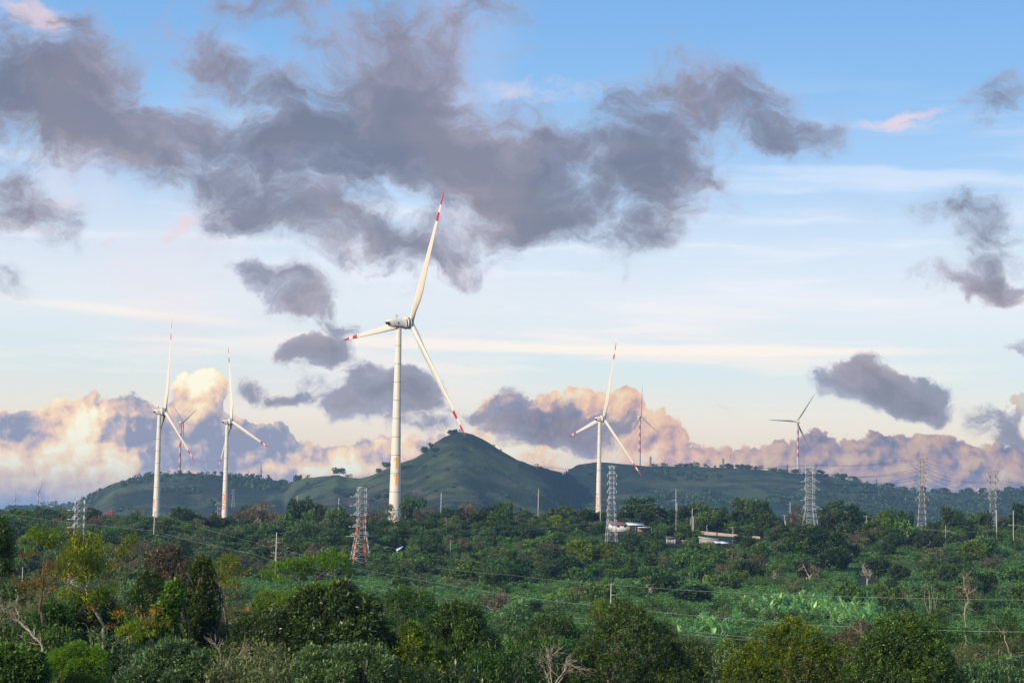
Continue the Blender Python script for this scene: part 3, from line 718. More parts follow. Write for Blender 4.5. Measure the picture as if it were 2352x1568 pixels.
P1, t1, b1, H1 = pylon(176, 1357, 1146, None, 'lattice_pylon', 'grey lattice pylon with orange covers at the far left, half hidden by feathery trees', 3.4, 1.55, .42, [(.88, 2.6, 0, .06), (.78, 2.6, 0, .05), (.69, 2.6, 0, .05), (.55, 2.2, 1.6, .05)], yaw=.3, beam=.22)
tarp_strip(P1, [(-1.6, -1.7, H1*.69), (-1.7, -1.8, H1*.5), (-2.4, -2.6, H1*.3), (-3.3, -3.4, 0)], .25, .5)
tarp_strip(P1, [(1.8, 1.5, H1*.5), (2.5, 2.2, H1*.3), (3.2, 3.0, 0.5)], .25, .4)
P2, t2, b2, H2 = pylon(827, 1301, 1119, None, 'lattice_pylon', 'grey lattice pylon with long orange covers, left of the turbine numbered 11', 4.2, 1.75, .45, [(.88, 3.7, 3.7, .062), (.765, 3.7, 3.7, .062), (.65, 3.7, 3.7, .062), (.50, 4.0, 0, .05), (.38, 5.0, 4.2, .062)], yaw=.28, beam=.24)
tarp_strip(P2, [(-2.2, -1.9, H2*.51), (-2.6, -2.2, H2*.38), (-3.2, -3.0, H2*.2), (-4.0, -4.0, -.6)], .35, 1.2)
tarp_strip(P2, [(1.2, 1.7, H2*.65), (1.6, 1.9, H2*.45), (2.3, 2.6, H2*.25), (3.3, 3.4, H2*.05)], .5, .7)
P3, t3, b3, H3 = pylon(1404, 1252, 1069.5, None, 'lattice_pylon', 'slender grey lattice pylon with a Y top, right beside the turbine marked 6', 2.75, 1.05, .68, [(.894, 2.3, 2.3, .045), (.79, 2.3, 2.3, .045), (.688, 2.3, 2.3, .045), (.575, 2.3, 0, .04), (.45, 2.5, 2.5, .045)], (2.3, .035), yaw=-.25, beam=.22, nlo=9, nup=5, insul='hang')
P4, t4, b4, H4 = pylon(1861, 1228, 1067, 1060, 'lattice_pylon', 'broad four-armed lattice pylon left of the three right-hand pylons', 4.6, 1.9, .45, [(.89, 4.0, 4.0, .055), (.78, 4.0, 4.0, .055), (.68, 4.0, 4.0, .055), (.54, 4.0, 0, .05), (.43, 4.4, 5.0, .06)], (3.8, .06), yaw=-.45, beam=.25)
P5, t5, b5, H5 = pylon(2118, 1213, 1052, 1150, 'lattice_pylon', 'slim sunlit lattice pylon in the middle of the three right-hand pylons', 2.7, 1.0, .62, [(.90, 3.1, 3.1, .04), (.80, 3.1, 3.1, .04), (.71, 3.1, 3.1, .04), (.58, 3.1, 0, .035), (.485, 3.5, 3.5, .04)], (3.3, .05), yaw=-.3, beam=.26, nlo=8, nup=6, insul='hang', mat='steel_warm')
P6, t6, b6, H6 = pylon(2281, 1212, 1082, 1400, 'lattice_pylon', 'lattice pylon nearest the right edge, its foot behind the trees', 4.0, 1.9, .45, [(.886, 4.5, 4.5, .06), (.767, 4.5, 4.5, .06), (.665, 4.5, 4.5, .06), (.51, 2.5, 0, .03), (.40, 5.2, 5.2, .06)], (4.2, .06), yaw=-.35, beam=.3, mat='steel_warm')
small = dict(beam=.6, mat='steel_far', nlo=4, nup=4, insul='hang', sink=3, group='distant pylons and masts on the hills')
pylon(599, 1097, 1064, None, 'lattice_pylon', 'small distant pylon standing on the left hill crest against the sky', 4.5, 2.0, .5, [(.9, 5, 5, .05), (.75, 5, 5, .05), (.6, 5, 5, .05)], **small)
pylon(535, 1166, 1123, None, 'lattice_pylon', 'thin pylon on the left hillside just right of the turbine marked 06', 3.0, 1.3, .6, [(.95, 5, 5, .04), (.8, 4, 4, .04)], **dict(small, beam=.4))
pylon(502, 1188, 1152, 2150, 'lattice_pylon', 'thin pylon just left of the foot of the turbine marked 06', 2.5, 1.2, .6, [(.95, 4, 4, .04), (.8, 3.4, 3.4, .04), (.65, 3.4, 3.4, .04)], **dict(small, beam=.35))
for (x, yb, yt, lab, cat) in ((1494, 1071, 1048, 'small lattice mast on the ridge right of the middle red-banded turbine', 'mast'), (1661, 1074, 1053, 'small lattice mast on the right ridge, beside a thinner pole', 'mast'), (1808, 1086, 1067, 'small lattice mast on the right ridge left of the last red-banded turbine', 'mast'), (2013, 1117, 1100, 'small lattice mast low on the right ridge between two big pylons', 'mast')):
    pylon(x, yb, yt, float(crest((x-1176)/FPX)[1])-30, 'lattice_mast', lab, 2.4, 1.3, .5, [(.9, 2.6, 2.6, .05), (.7, 2.6, 2.6, .05)], **small)
for (x, yb, yt, lab) in ((1677, 1074, 1043, 'slender aerial pole on the right ridge beside the small lattice mast'), (570, 1096, 1080, 'short thin pole on the left hill crest left of the small pylon')):
    c_ = at(x, yb, float(crest((x-1176)/FPX)[1])-20); zt = at(x, yt, c_.y).z; g0 = gz(c_.x, c_.y)
    r_ = empty('aerial_pole', (c_.x, c_.y, g0), 0, lab, 'pole'); mb = MB(); mb.tube([(0, 0, -3), (0, 0, zt-g0)], [.5, .3], 6); mb.obj('shaft', M['steel_far'], r_)
    mb = MB(); mb.box((0, 0, zt-g0-3), (1.6, 1.2, 5)); mb.obj('antenna', M['steel_far'], r_)

# ------------------------------------------------------------------ concrete poles
POLES = [  # x, base row, top row, distance (None = from the ground), arms [(drop m, half width, side)], label
 (351.5, 1279, 1176, None, [(.4, .8, 0)], 'tall slim concrete pole in front of the foot of the leftmost large turbine'),
 (632.3, 1332, 1222, None, [(4.0, 1.5, 1), (8.0, 1.9, 0)], 'concrete pole with two crossarms above the bright green flat-topped tree'),
 (1034, 1287, 1240, None, [(1.4, .5, 0)], 'lone concrete pole on the slope below the hill peak'),
 (1402.5, 1420, 1339, None, [(.2, .45, 1), (3.4, 1.1, 1)], 'concrete pole with a side arm standing behind the round dark foreground tree'),
 (50, 1360, 1301, None, [], 'short concrete pole at the far left behind the orange-leaved trees'),
 (226, 1212, 1181, None, [(2.6, 1.6, 0)], 'concrete pole with crossarm between the left pylon and the red crane boom'),
 (213.5, 1212, 1196, None, [], 'short post left of the pole with crossarm near the red crane'),
 (328, 1212, 1184, None, [(3.2, 1.5, 0)], 'concrete pole just left of the leftmost large turbine foot'),
 (682, 1166, 1138.5, 1200, [], 'thin pole rising behind the tall dark round tree'),
 (778, 1172, 1143, 1160, [], 'thin pole left of the orange-covered pylon'),
 (1012.5, 1178, 1131, 1120, [], 'tall thin pole right of the turbine numbered 11, against the peak'),
 (1163.5, 1182, 1151, 1120, [(.8, .7, 0)], 'short pole with crossarm under the right slope of the peak'),
 (1236, 1180, 1122, 1120, [], 'tall thin pole between the peak and the turbine marked 6'),
 (1379, 1186, 1158, 1100, [(.3, .6, 0)], 'short dark pole at the foot of the turbine marked 6'),
 (1553, 1194, 1122, None, [(6, 2.2, 0)], 'tall twin concrete pole with crossarm right of the farmhouse'),
 (1591, 1199, 1166, None, [], 'single concrete pole right of the twin pole'),
 (1683, 1248, 1209, None, [(.4, 1.1, 0)], 'concrete pole beside the blue-white sheet roofs'),
 (1803, 1229, 1182, None, [(.4, 1.6, 0)], 'concrete pole with a level crossarm left of the twin pole beside the broad pylon'),
 (1815.5, 1233, 1153, None, [(5, 1.4, 0)], 'tall twin concrete pole directly left of the broad four-armed pylon'),
 (1990, 1235, 1184, None, [(.4, 1.4, 0)], 'concrete pole with crossarm midway between the two right-hand pylons'),
 (2328, 1258, 1172, None, [(7.5, 2.8, 0)], 'thick concrete pole with crossarm nearest the right edge'),
 (2289, 1203, 1171, None, [(.3, 1.0, 0)], 'concrete pole standing before the foot of the last pylon'),
 (2172, 1222, 1205, None, [], 'short post right of the slim sunlit pylon'),
 (2324, 1392, 1374, None, [], 'short grey post on the lower right slope'),
 (1770.5, 1388, 1373, None, [], 'short pale post above the banana plants'),
 (1457, 1248, 1233, None, [], 'pale fence post below the farmhouse'),
 (1324, 1240, 1228, None, [], 'pale post left of the slender pylon, lower of two'),
 (1279, 1400, 1376, None, [], 'left of two bare pale stakes in the coffee field'),
 (1289, 1396, 1376, None, [], 'right of two bare pale stakes in the coffee field')]
PTOP = {}
for (x, yb, yt, d, arms, lab) in POLES:
    b = hit(x, yb) if d is None else at(x, yb, d)
    g0 = gz(b.x, b.y); zt = at(x, yt, b.y).z; H = zt-g0
    r_ = empty('utility_pole' if H > 5.5 else 'fence_post', (b.x, b.y, g0), 0, lab, 'pole' if H > 5.5 else 'post', 'poles and posts across the slope')
    k = max(0.7, min(1.5, H/10.0)); mb = MB()
    if 'twin' in lab:
        mb.tube([(-.22, 0, -1), (-.22, 0, H)], [.24, .15], 10); mb.obj('shaft', M['concrete'], r_)
        mb = MB(); mb.tube([(.38, .1, -1), (.38, .1, H*.72)], [.24, .18], 10); mb.obj('shaft', M['concrete'], r_)
    else:
        mb.tube([(0, 0, -1), (0, 0, H*.5), (0, 0, H)], [.20*k, .165*k, .12*k], 10); mb.obj('shaft', M['concrete'], r_)
    for (dz, hw, side) in arms:
        am = MB(); xa, xb = (-hw, hw) if side == 0 else (0, hw*1.6)
        am.bar((xa, -.2, H-dz), (xb, -.2, H-dz), .13)
        arm = am.obj('crossarm', M['steel'], r_)
        for xx in ([xa, xb] if side == 0 else [xb]):
            im = MB(); im.tube([(xx, -.2, H-dz+.06), (xx, -.2, H-dz+.42)], [.09, .07], 6); im.obj('insulator', M['glass'], arm)
    PTOP[x] = Vector((b.x, b.y, zt))
# two leaning lamp masts by the road
for (xb, yb, xt, yt, lab) in ((1583.5, 1225, 1586.8, 1188, 'thin pale leaning mast, left of two near the roadside wall'), (1627, 1235, 1622.5, 1206, 'thin pale leaning mast, right of two near the roadside wall')):
    b = hit(xb, yb); t = at(xt, yt, b.y); r_ = empty('street_lamp', b, 0, lab, 'lamp post', 'leaning masts by the wall')
    mb = MB(); mb.tube([(0, 0, -.5), (t.x-b.x, 0, t.z-b.z)], [.15, .09], 8); mb.obj('post', M['steel'], r_)
    mb = MB(); mb.bar((t.x-b.x, 0, t.z-b.z), (t.x-b.x+.9, -.2, t.z-b.z+.25), .14); mb.obj('lamp_head', M['steel'], r_)

# ------------------------------------------------------------------ cables
def cable(pts, sag, r, mat, label, group, n=26):
    mb = MB(); P_ = []
    for a, b in zip(pts[:-1], pts[1:]):
        L = (Vector(b)-Vector(a)).length
        for i in range(n):
            t = i/n; p = Vector(a).lerp(Vector(b), t); P_.append((p.x, p.y, p.z-4*sag*t*(1-t)))
    P_.append(tuple(pts[-1])); mb.tube(P_, [r]*len(P_), 5, cap=False)
    o = mb.obj('power_cable', M[mat], None, True); return tag(o, label, 'cable', group)
G1 = 'pale cables crossing the lower slope'
def wp(*ps): return [at(x, y, d) for (x, y, d) in ps]
cable(wp((632.3,1256,690), (797,1301,600), (1176,1367,480), (1382,1391,420), (1764,1427,330), (2015,1440,290), (2420,1451,250)), .15, .028, 'wire', 'pale cable sagging from the two-armed pole to the right edge above the banana plants', G1)
cable(wp((637,1287,690), (742,1317,600), (1168,1401,440), (1382,1423,380), (1605,1451,320), (1886,1475,270), (2420,1500,210)), .12, .022, 'wire', 'upper of the paired pale cables passing low behind the round foreground trees', G1)
cable(wp((628,1288,690), (735,1325,590), (1160,1411,430), (1375,1433,370), (1600,1458,310), (1880,1480,262), (2420,1506,205)), .12, .022, 'wire', 'lower of the paired pale cables passing low behind the round foreground trees', G1)
cable(wp((1000,1303,640), (1176,1320,600), (1382,1341,520), (1402.5,1342,500), (1764,1364,470), (2420,1378,430)), .2, .025, 'wire', 'faint pale cable crossing the middle of the coffee slope to the right', G1)
cable([PTOP[351.5]]+wp((588,1246,720), (630,1254,690)), .6, .028, 'wire', 'upper pale cable from the slim left pole to the two-armed pole', G1)
cable(wp((0,1178,760), (351.5,1218,745), (588,1272,700), (636,1287,690)), .5, .028, 'wire', 'lower pale cable from the left edge to the two-armed pole', G1)
cable([PTOP[632.3]]+wp((800,1262,760), (1034,1241.5,PTOP[1034].y)), .8, .03, 'wire_dark', 'thin dark cable between the two-armed pole and the lone slope pole', G1)
cable(wp((845,1228,b2.y), (1100,1224,960), (1403,1196,1010)), .5, .05, 'wire', 'pale conductor running right from the orange-covered pylon', 'pylon conductors')
G2 = 'dark conductors between the right-hand pylons'
names = ['top', 'second', 'third', 'fourth', 'fifth']
def span(ta, tb, ia, ib, sag, lab): cable([ta[ia], tb[ib]], sag, .075, 'wire_dark', lab, G2, 30)
# tips order: arm1 L,R  arm2 L,R  arm3 L,R  arm4 L  arm5 L,R  peak L,R
for k in range(3):
    for s_, sn in ((0, 'left'), (1, 'right')):
        span(t4, t5, 2*k+s_, 2*k+s_, 3.2, f'dark conductor broad pylon to slim sunlit pylon, {sn} end of {names[k]} arm')
        span(t5, t6, 2*k+s_, 2*k+s_, 4.2, f'dark conductor slim pylon to last pylon, {sn} end of {names[k]} arm')
        e = t6[2*k+s_]; f_ = Vector((e.x+150, e.y+120, e.z-3))
        cable([e, f_], 3, .08, 'wire_dark', f'dark conductor from last pylon to right edge, {sn} end of {names[k]} arm', G2)
for s_, sn in ((-2, 'left'), (-1, 'right')):
    cable([t4[s_], t5[s_]], 2, .05, 'wire_dark', f'faint earth wire between {sn} peaks of the broad and the slim pylon', G2)
    cable([t5[s_], t6[s_]], 3, .05, 'wire_dark', f'faint earth wire between {sn} peaks of the slim and the last pylon', G2)
    e = t4[s_]; cable([e, Vector((e.x-160, e.y+500, e.z+14))], 5, .06, 'wire_dark', f'faint earth wire leaving the {sn} peak of the broad pylon to the left', G2)
G3 = 'distribution cables along the tree line'
p18 = PTOP[1815.5]; p23 = PTOP[2328]; p19 = PTOP[1990]
a0 = p18-Vector((0, 0, 5)); z0 = p23-Vector((0, 0, 7.5))
mid = at(1895, 1182, 1070)
cable([a0, mid, p19+Vector((0, .3, 0)), at(2180, 1218, 1010), z0], 1.4, .045, 'wire', 'upper distribution cable sagging along the tree line between the right-hand poles', G3)
cable([a0+Vector((1, 0, -.5)), mid+Vector((0, 0, -.8)), p19+Vector((1, 0, -.6)), at(2182, 1220.5, 1010), z0+Vector((1.5, 0, -.6))], 1.5, .045, 'wire', 'lower distribution cable sagging along the tree line between the right-hand poles', G3)
cable([z0, z0+Vector((40, -30, 0))], 1, .045, 'wire', 'short distribution cable from the thick right-edge pole out of the picture', G3)
cable(wp((1553,1146,PTOP[1553].y), (1700,1172,1080), (1803,1183,PTOP[1803].y), (1815.5,1170,p18.y)), 1.0, .045, 'wire', 'distribution cable from the twin pole to the poles beside the broad pylon', G3)
cable(wp((1236,1176,1120), (1379,1159,1100), (1553,1147,PTOP[1553].y)), 1.5, .045, 'wire', 'distribution cable passing the foot of the turbine marked 6', G3)
cable([t1[0]-Vector((0,0,0)), at(0, 1192, 1100)], 2, .06, 'wire_dark', 'dark conductor leaving the left pylon for the left edge', 'pylon conductors')

# ------------------------------------------------------------------ buildings
M['wall'] = plain('whitewashed_wall', (0.66, 0.64, 0.58), 0.85, 0.2, var=0.1, scale=.5, dirt=((0.30, 0.27, 0.22), .6))
M['maroon'] = plain('maroon_sheet_roof', (0.20, 0.09, 0.10), 0.6, var=0.15)
M['sheet'] = plain('white_blue_sheet_roof', (0.62, 0.70, 0.76), 0.45, var=0.08)
M['greenroof'] = plain('pale_green_sheet_roof', (0.30, 0.42, 0.26), 0.55, var=0.1)
M['greywall'] = plain('unplastered_wall', (0.30, 0.25, 0.21), 0.9, 0.2, var=0.2)
M['darkroof'] = plain('dark_brown_tiles', (0.10, 0.085, 0.09), 0.7, var=0.15)
M['pinkwall'] = plain('pinkish_concrete', (0.42, 0.31, 0.25), 0.9, 0.2, var=0.12, scale=.4)
M['blue'] = plain('blue_plastic', (0.02, 0.16, 0.60), 0.45)
M['gate'] = plain('blue_grey_gate', (0.30, 0.36, 0.42), 0.5)
M['redroof'] = plain('brick_red_roof', (0.30, 0.08, 0.06), 0.7)
M['rust'] = plain('rust_red_sheet', (0.22, 0.05, 0.04), 0.7)
def gable(mb, c, w, l, h, rise, ov=0.5, th=.18):
    """thick two-slope roof: w along x (slopes fall to -y and +y), l ... ridge along x"""
    x0, x1 = c[0]-w/2-ov, c[0]+w/2+ov; z = c[2]+h
    for s_ in (-1, 1):
        a = [(x0, c[1], z+rise), (x1, c[1], z+rise), (x1, c[1]+s_*(l/2+ov), z-.15), (x0, c[1]+s_*(l/2+ov), z-.15)]
        b = [(p[0], p[1], p[2]-th) for p in a]
        mb.add(a+b, [(0,1,2,3),(7,6,5,4),(0,4,5,1),(1,5,6,2),(2,6,7,3),(3,7,4,0)])
def house(name, px, pyb, label, w, l, h, rise, yaw, wallm, roofm, wins=(), door=None, sink=.6, d=None, k=1.0):
    b = hit(px, pyb) if d is None else at(px, pyb, d)
    b.z = gz(b.x, b.y) if d is None else max(gz(b.x, b.y), b.z)
    r_ = empty(name, b, yaw, label, 'house' if h > 2.6*k else 'shed')
    mb = MB(); mb.box((0, 0, (h-sink)/2), (w, l, h+sink))
    for s_ in (-1, 1): mb.add([(s_*w/2, -l/2, h), (s_*w/2, l/2, h), (s_*w/2, 0, h+rise-.1), (s_*(w/2-.2), -l/2, h), (s_*(w/2-.2), l/2, h), (s_*(w/2-.2), 0, h+rise-.1)], [(0,1,2),(5,4,3),(0,2,5,3),(1,4,5,2)])
    mb.obj('wall', M[wallm], r_)
    mb = MB(); gable(mb, (0, 0, 0), w, l, h, rise, .5*k); mb.obj('roof', M[roofm], r_)
    for (xx, zz, ww, hh) in wins:
        mb = MB(); mb.box((xx, -l/2-.03, zz), (ww, .1, hh)); wn = mb.obj('window', M['black'], r_)
        mb = MB(); mb.box((xx, -l/2-.09, zz-hh/2-.06*k), (ww+.3*k, .16, .12*k)); mb.obj('sill', M[wallm], wn)
    if door: mb = MB(); mb.box((door[0], -l/2-.04, door[2]/2), (door[1], .12, door[2])); mb.obj('door', M['rust'], r_)
    return r_
hs = house('farmhouse', 1426, 1219, 'long whitewashed farmhouse with maroon roof right of the slender pylon', 15, 9, 3.3, 1.8, .35, 'wall', 'maroon', [(-3.5, 2.6, 1.4, 1.2), (.5, 2.6, 1.4, 1.2)], (3.5, 1.2, 2.3))
b = hit(1457, 1220)
r_ = empty('open_canopy', b, .2, 'white sheet canopy on posts joined to the right of the farmhouse', 'canopy')
mb = MB(); gable(mb, (0, 0, 1.0), 9, 6, 2.6, 1.2, .3, .1); mb.obj('roof', M['sheet'], r_)
for xx in (-4.2, 0, 4.2):
    for yy in (-2.8, 2.8): mb = MB(); mb.bar((xx, yy, -1), (xx, yy, 3.5), .18); mb.obj('post', M['greywall'], r_)
b = hit(1480, 1222)
r_ = empty('porch_shelter', b, .1, 'low flat white porch roof at the right end of the farm buildings', 'shelter')
mb = MB(); mb.box((0, 0, 2.5), (7.5, 5, .35)); mb.obj('roof', M['wall'], r_)
for xx in (-3.4, 3.4):
    for yy in (-2.1, 2.1): mb = MB(); mb.bar((xx, yy, -1), (xx, yy, 2.33), .2); mb.obj('post', M['greywall'], r_)
mb = MB(); mb.box((0, 2.2, 1.1), (7, .15, 2.2)); mb.obj('wall', M['greywall'], r_)
b = hit(1541, 1248)
r_ = empty('gatehouse', b, 0, 'small gatehouse with dark tiled roof over blue-grey gates', 'gatehouse')
for xx in (-2, 2): mb = MB(); mb.box((xx, 0, 1.2), (.8, .8, 3.4)); mb.obj('pillar', M['concrete'], r_)
mb = MB(); gable(mb, (0, 0, 0), 4.8, 1.8, 2.95, .75, .4, .2); mb.obj('roof', M['darkroof'], r_)
for xx in (-.8, .8):
    mb = MB(); mb.box((xx, 0, 1.1), (1.5, .08, 2.2))
    for q in range(5): mb.box((xx-.6+q*.3, -.08, 1.1), (.06, .07, 2.1))
    mb.obj('gate', M['gate'], r_)
b = hit(1559, 1247); r_ = empty('orange_pillar', b, 0, 'orange pillar standing right of the gatehouse', 'pillar')
mb = MB(); mb.box((0, 0, .9), (.5, .5, 2.6)); mb.box((0, 0, 2.25), (.7, .7, .2)); mb.obj('shaft', M['tarp'], r_)
b = hit(1567, 1248); r_ = empty('garden_wall', b, 0, 'low grey wall running right from the gatehouse', 'wall')
mb = MB(); mb.box((0, .6, .5), (6, .25, 2.2)); mb.box((0, .6, 1.66), (6.2, .35, .12)); mb.obj('panel', M['greywall'], r_)
b = hit(1627, 1248); r_ = empty('green_roof_shed', b, -.12, 'long low shed with pale green roof and unplastered wall', 'shed')
mb = MB(); mb.box((0, 0, .8), (9.5, 3.4, 3.2)); mb.obj('wall', M['greywall'], r_)
mb = MB(); mb.add([(-5.2,-2.1,3.0),(5.2,-2.1,1.9),(5.2,2.1,2.5),(-5.2,2.1,3.6),(-5.2,-2.1,2.8),(5.2,-2.1,1.7),(5.2,2.1,2.3),(-5.2,2.1,3.4)], [(0,1,2,3),(7,6,5,4),(0,4,5,1),(1,5,6,2),(2,6,7,3),(3,7,4,0)]); mb.obj('roof', M['greenroof'], r_)
for (x, y, ww, lab) in ((1648, 1254, 3.6, 'left of two blue-white sheet roofs among palms'), (1663, 1254, 4.2, 'right of two blue-white sheet roofs among palms')):
    b = hit(x, y); r_ = empty('sheet_roof_hut', b, .25, lab, 'hut', 'blue-white sheet roofs')
    mb = MB(); gable(mb, (0, 0, 0), ww, 3.2, 1.7, .8, .3, .08); mb.obj('roof', M['sheet'], r_)
    for xx in (-ww/2, ww/2):
        for yy in (-1.5, 1.5): mb = MB(); mb.bar((xx, yy, -.5), (xx, yy, 1.8), .14); mb.obj('post', M['bark'], r_)
# roadside wall
A, B_ = hit(1608, 1228), hit(1746, 1237)
r_ = empty('roadside_wall', (A+B_)/2, 0, 'long pinkish roadside wall falling to the right behind the sheds', 'wall')
mb = MB(); n = 12; hh = 2.0
for i in range(n):
    p, q = A.lerp(B_, i/n)-r_.location, A.lerp(B_, (i+1)/n)-r_.location; h0 = hh*(1-.5*i/n); h1 = hh*(1-.5*(i+1)/n)
    mb.add([(p.x, p.y, p.z-1), (q.x, q.y, q.z-1), (q.x, q.y, q.z+h1), (p.x, p.y, p.z+h0), (p.x, p.y+.4, p.z-1), (q.x, q.y+.4, q.z-1), (q.x, q.y+.4, q.z+h1), (p.x, p.y+.4, p.z+h0)], [(0,1,2,3),(7,6,5,4),(3,2,6,7)])
mb.obj('masonry', M['pinkwall'], r_)
for (x, y, ww, ang, lab) in ((913, 1205, 6.0, .15, 'pale sheet roof on the slope just below the turbine numbered 11'), (917, 1271, 3.2, .75, 'blue-white tilted sheet roof alone among the trees below the turbine numbered 11')):
    b = hit(x, y); r_ = empty('sheet_roof_hut', b, ang*.3, lab, 'hut')
    t = math.tan(ang); mb = MB(); w2 = ww/2
    mb.add([(-w2,-1.8,1.6-t*w2*.3), (w2,-1.8,1.6+t*w2), (w2,1.8,2.2+t*w2), (-w2,1.8,2.2-t*w2*.3)]+[(-w2,-1.8,1.5-t*w2*.3), (w2,-1.8,1.5+t*w2), (w2,1.8,2.1+t*w2), (-w2,1.8,2.1-t*w2*.3)], [(0,1,2,3),(7,6,5,4),(0,4,5,1),(1,5,6,2),(2,6,7,3),(3,7,4,0)])
    mb.obj('roof', M['sheet'], r_); mb = MB(); mb.box((0, .3, .5), (ww*.8, 2.4, 2.2)); mb.obj('wall', M['greywall'], r_)
b = hit(2078, 1372); r_ = empty('rusty_shed', b, .2, 'tiny rust-red hut in the field right of the large bare tree', 'hut')
mb = MB(); mb.box((0, 0, .7), (1.2, 1.0, 1.9)); mb.obj('wall', M['rust'], r_); mb = MB(); gable(mb, (0, 0, 0), 1.2, 1.0, 1.65, .35, .1, .06); mb.obj('roof', M['rust'], r_)
b = hit(1406, 1253); r_ = empty('blue_tank', b-Vector((0, 1.5, 0)), 0, 'blue plastic tank at the foot of the slender pylon', 'tank')
mb = MB(); mb.tube([(0,0,-.3),(0,0,.1),(0,0,1.6),(0,0,1.9),(0,0,2.0)], [.75,.85,.85,.6,.1], 16); mb.obj('body', M['blue'], r_)
mb = MB(); mb.tube([(0,0,2.0),(0,0,2.12)], [.28,.28], 10); mb.obj('lid', M['black'], r_)
house('hilltop_house', 2255, 1130.5, 'distant pale house with red roof on the crest left of the last pylon', 20, 14, 8, 4.5, .2, 'wall', 'redroof', [(-6, 4.5, 2.5, 2.5), (0, 4.5, 2.5, 2.5), (6, 4.5, 2.5, 2.5)], d=5170, k=2.4, sink=8)
# crane booms (red lattice) beyond the trees
def boom(pts, w_, label, dz=0):
    r_ = empty('crane_boom', pts[0], 0, label, 'crane', 'red crane booms beyond the trees'); mb = MB()
    P_ = [np.array(p-pts[0]) for p in pts]; n = 9; tt = np.linspace(0, 1, n); Q = [np.array([np.interp(t, np.linspace(0, 1, len(P_)), [p[i] for p in P_]) for i in range(3)]) for t in tt]
    C4 = [(-1,-1),(1,-1),(1,1),(-1,1)]
    for i in range(n-1):
        d_ = Q[i+1]-Q[i]; d_ /= np.linalg.norm(d_); x = np.cross(d_, [0, 1., 0]); x /= np.linalg.norm(x)
        cor = lambda j, k: Q[j]+x*C4[k % 4][0]*w_/2+np.array([0, 1., 0])*C4[k % 4][1]*w_/2
        for k in range(4):
            mb.bar(cor(i, k), cor(i+1, k), .42); mb.bar(cor(i, k), cor(i+1, k+1), .24); mb.bar(cor(i, k), cor(i, k+1), .24)
    mb.obj('lattice', M['crane'], r_); return r_
r_ = boom([at(272, 1208, 1500), at(249, 1176, 1500)], 4.0, 'red lattice crane boom leaning left, right of the left pylon')
mb = MB(); mb.bar(Vector(at(254, 1190, 1500))-r_.location, Vector(at(250, 1208, 1500))-r_.location, .5); mb.bar(Vector(at(262, 1190, 1500))-r_.location, Vector(at(279, 1213, 1500))-r_.location, .25); mb.obj('stay', M['steel_far'], r_)
boom([at(485, 1184, 1700), at(497, 1184, 1700), at(508, 1191, 1700), at(518, 1202, 1700)], 2.6, 'arched magenta-red crane boom at the foot of the turbine marked 06')
# ------------------------------------------------------------------ vegetation
def unit(v): return v/(np.linalg.norm(v, axis=-1, keepdims=True)+1e-9)
def leafcloud(r, cent, out, nl, spread, ll, lw, droop=0.0, bias=0.8, upn=0.7, tint_j=0.25, tuft_t=None):
    """tufts of small leaf-shaped faces; returns (quads, tint)"""
    n = len(cent); c = np.repeat(cent, nl, 0); o = np.repeat(out, nl, 0); N = n*nl
    rd = unit(r.normal(size=(N, 3)))
    a = unit(rd + o*bias + np.array([0, 0, -droop]))
    p = c + unit(r.normal(size=(N, 3)))*(r.random((N, 1))**.5)*spread
    nr = unit(o*0.6+np.array([0, 0, upn])+r.normal(size=(N, 3))*.45)
    s = unit(np.cross(a, nr)); k = r.uniform(.7, 1.25, (N, 1)); L_ = ll*k; W_ = lw*k
    up = np.cross(s, a)
    q = np.stack([p, p+a*L_*.45+s*W_*.5+up*W_*.12, p+a*L_-up*L_*.10, p+a*L_*.45-s*W_*.5+up*W_*.12], 1)
    tt = r.random(n) if tuft_t is None else tuft_t
    t = np.clip(np.repeat(tt, nl)*(1-tint_j*1.6)+r.random(N)*tint_j*1.6, 0, 1)
    return q, t
def lobe_points(r, lobes, n, up=0.25, shell=(0.72, 1.03), frag=.12):
    """points near the surface of a union of ellipsoids"""
    L_ = np.array([[*l[0], *(l[1] if isinstance(l[1], (tuple, list)) else (l[1],)*3)] for l in lobes], float)
    w_ = (L_[:, 3]*L_[:, 4]+L_[:, 4]*L_[:, 5]); w_ /= w_.sum()
    P_, O_ = [], []
    while sum(len(x) for x in P_) < n:
        k = r.choice(len(L_), n, p=w_); d = unit(r.normal(size=(n, 3))+np.array([0, 0, up]))
        f = r.uniform(shell[0], shell[1], (n, 1)); ph = L_[k, :1]*7.1+k[:, None]; f = np.where(r.random((n, 1)) < frag, f*r.uniform(1.03, 1.28, (n, 1)), f); f = f*(1+.13*np.sin(d[:, :1]*5.3+ph)*np.cos(d[:, 2:]*4.7+ph*1.7)+.10*np.sin(d[:, 1:2]*9.1+ph*2.3+d[:, 2:]*6)); p = L_[k, :3]+d*L_[k, 3:]*f
        ins = np.zeros(n, bool)
        for j in range(len(L_)):
            ins |= (((p-L_[j, :3])/L_[j, 3:])**2).sum(1) < 0.50
        P_.append(p[~ins]); O_.append(unit(d/L_[k, 3:])[~ins])
    return np.concatenate(P_)[:n], np.concatenate(O_)[:n]
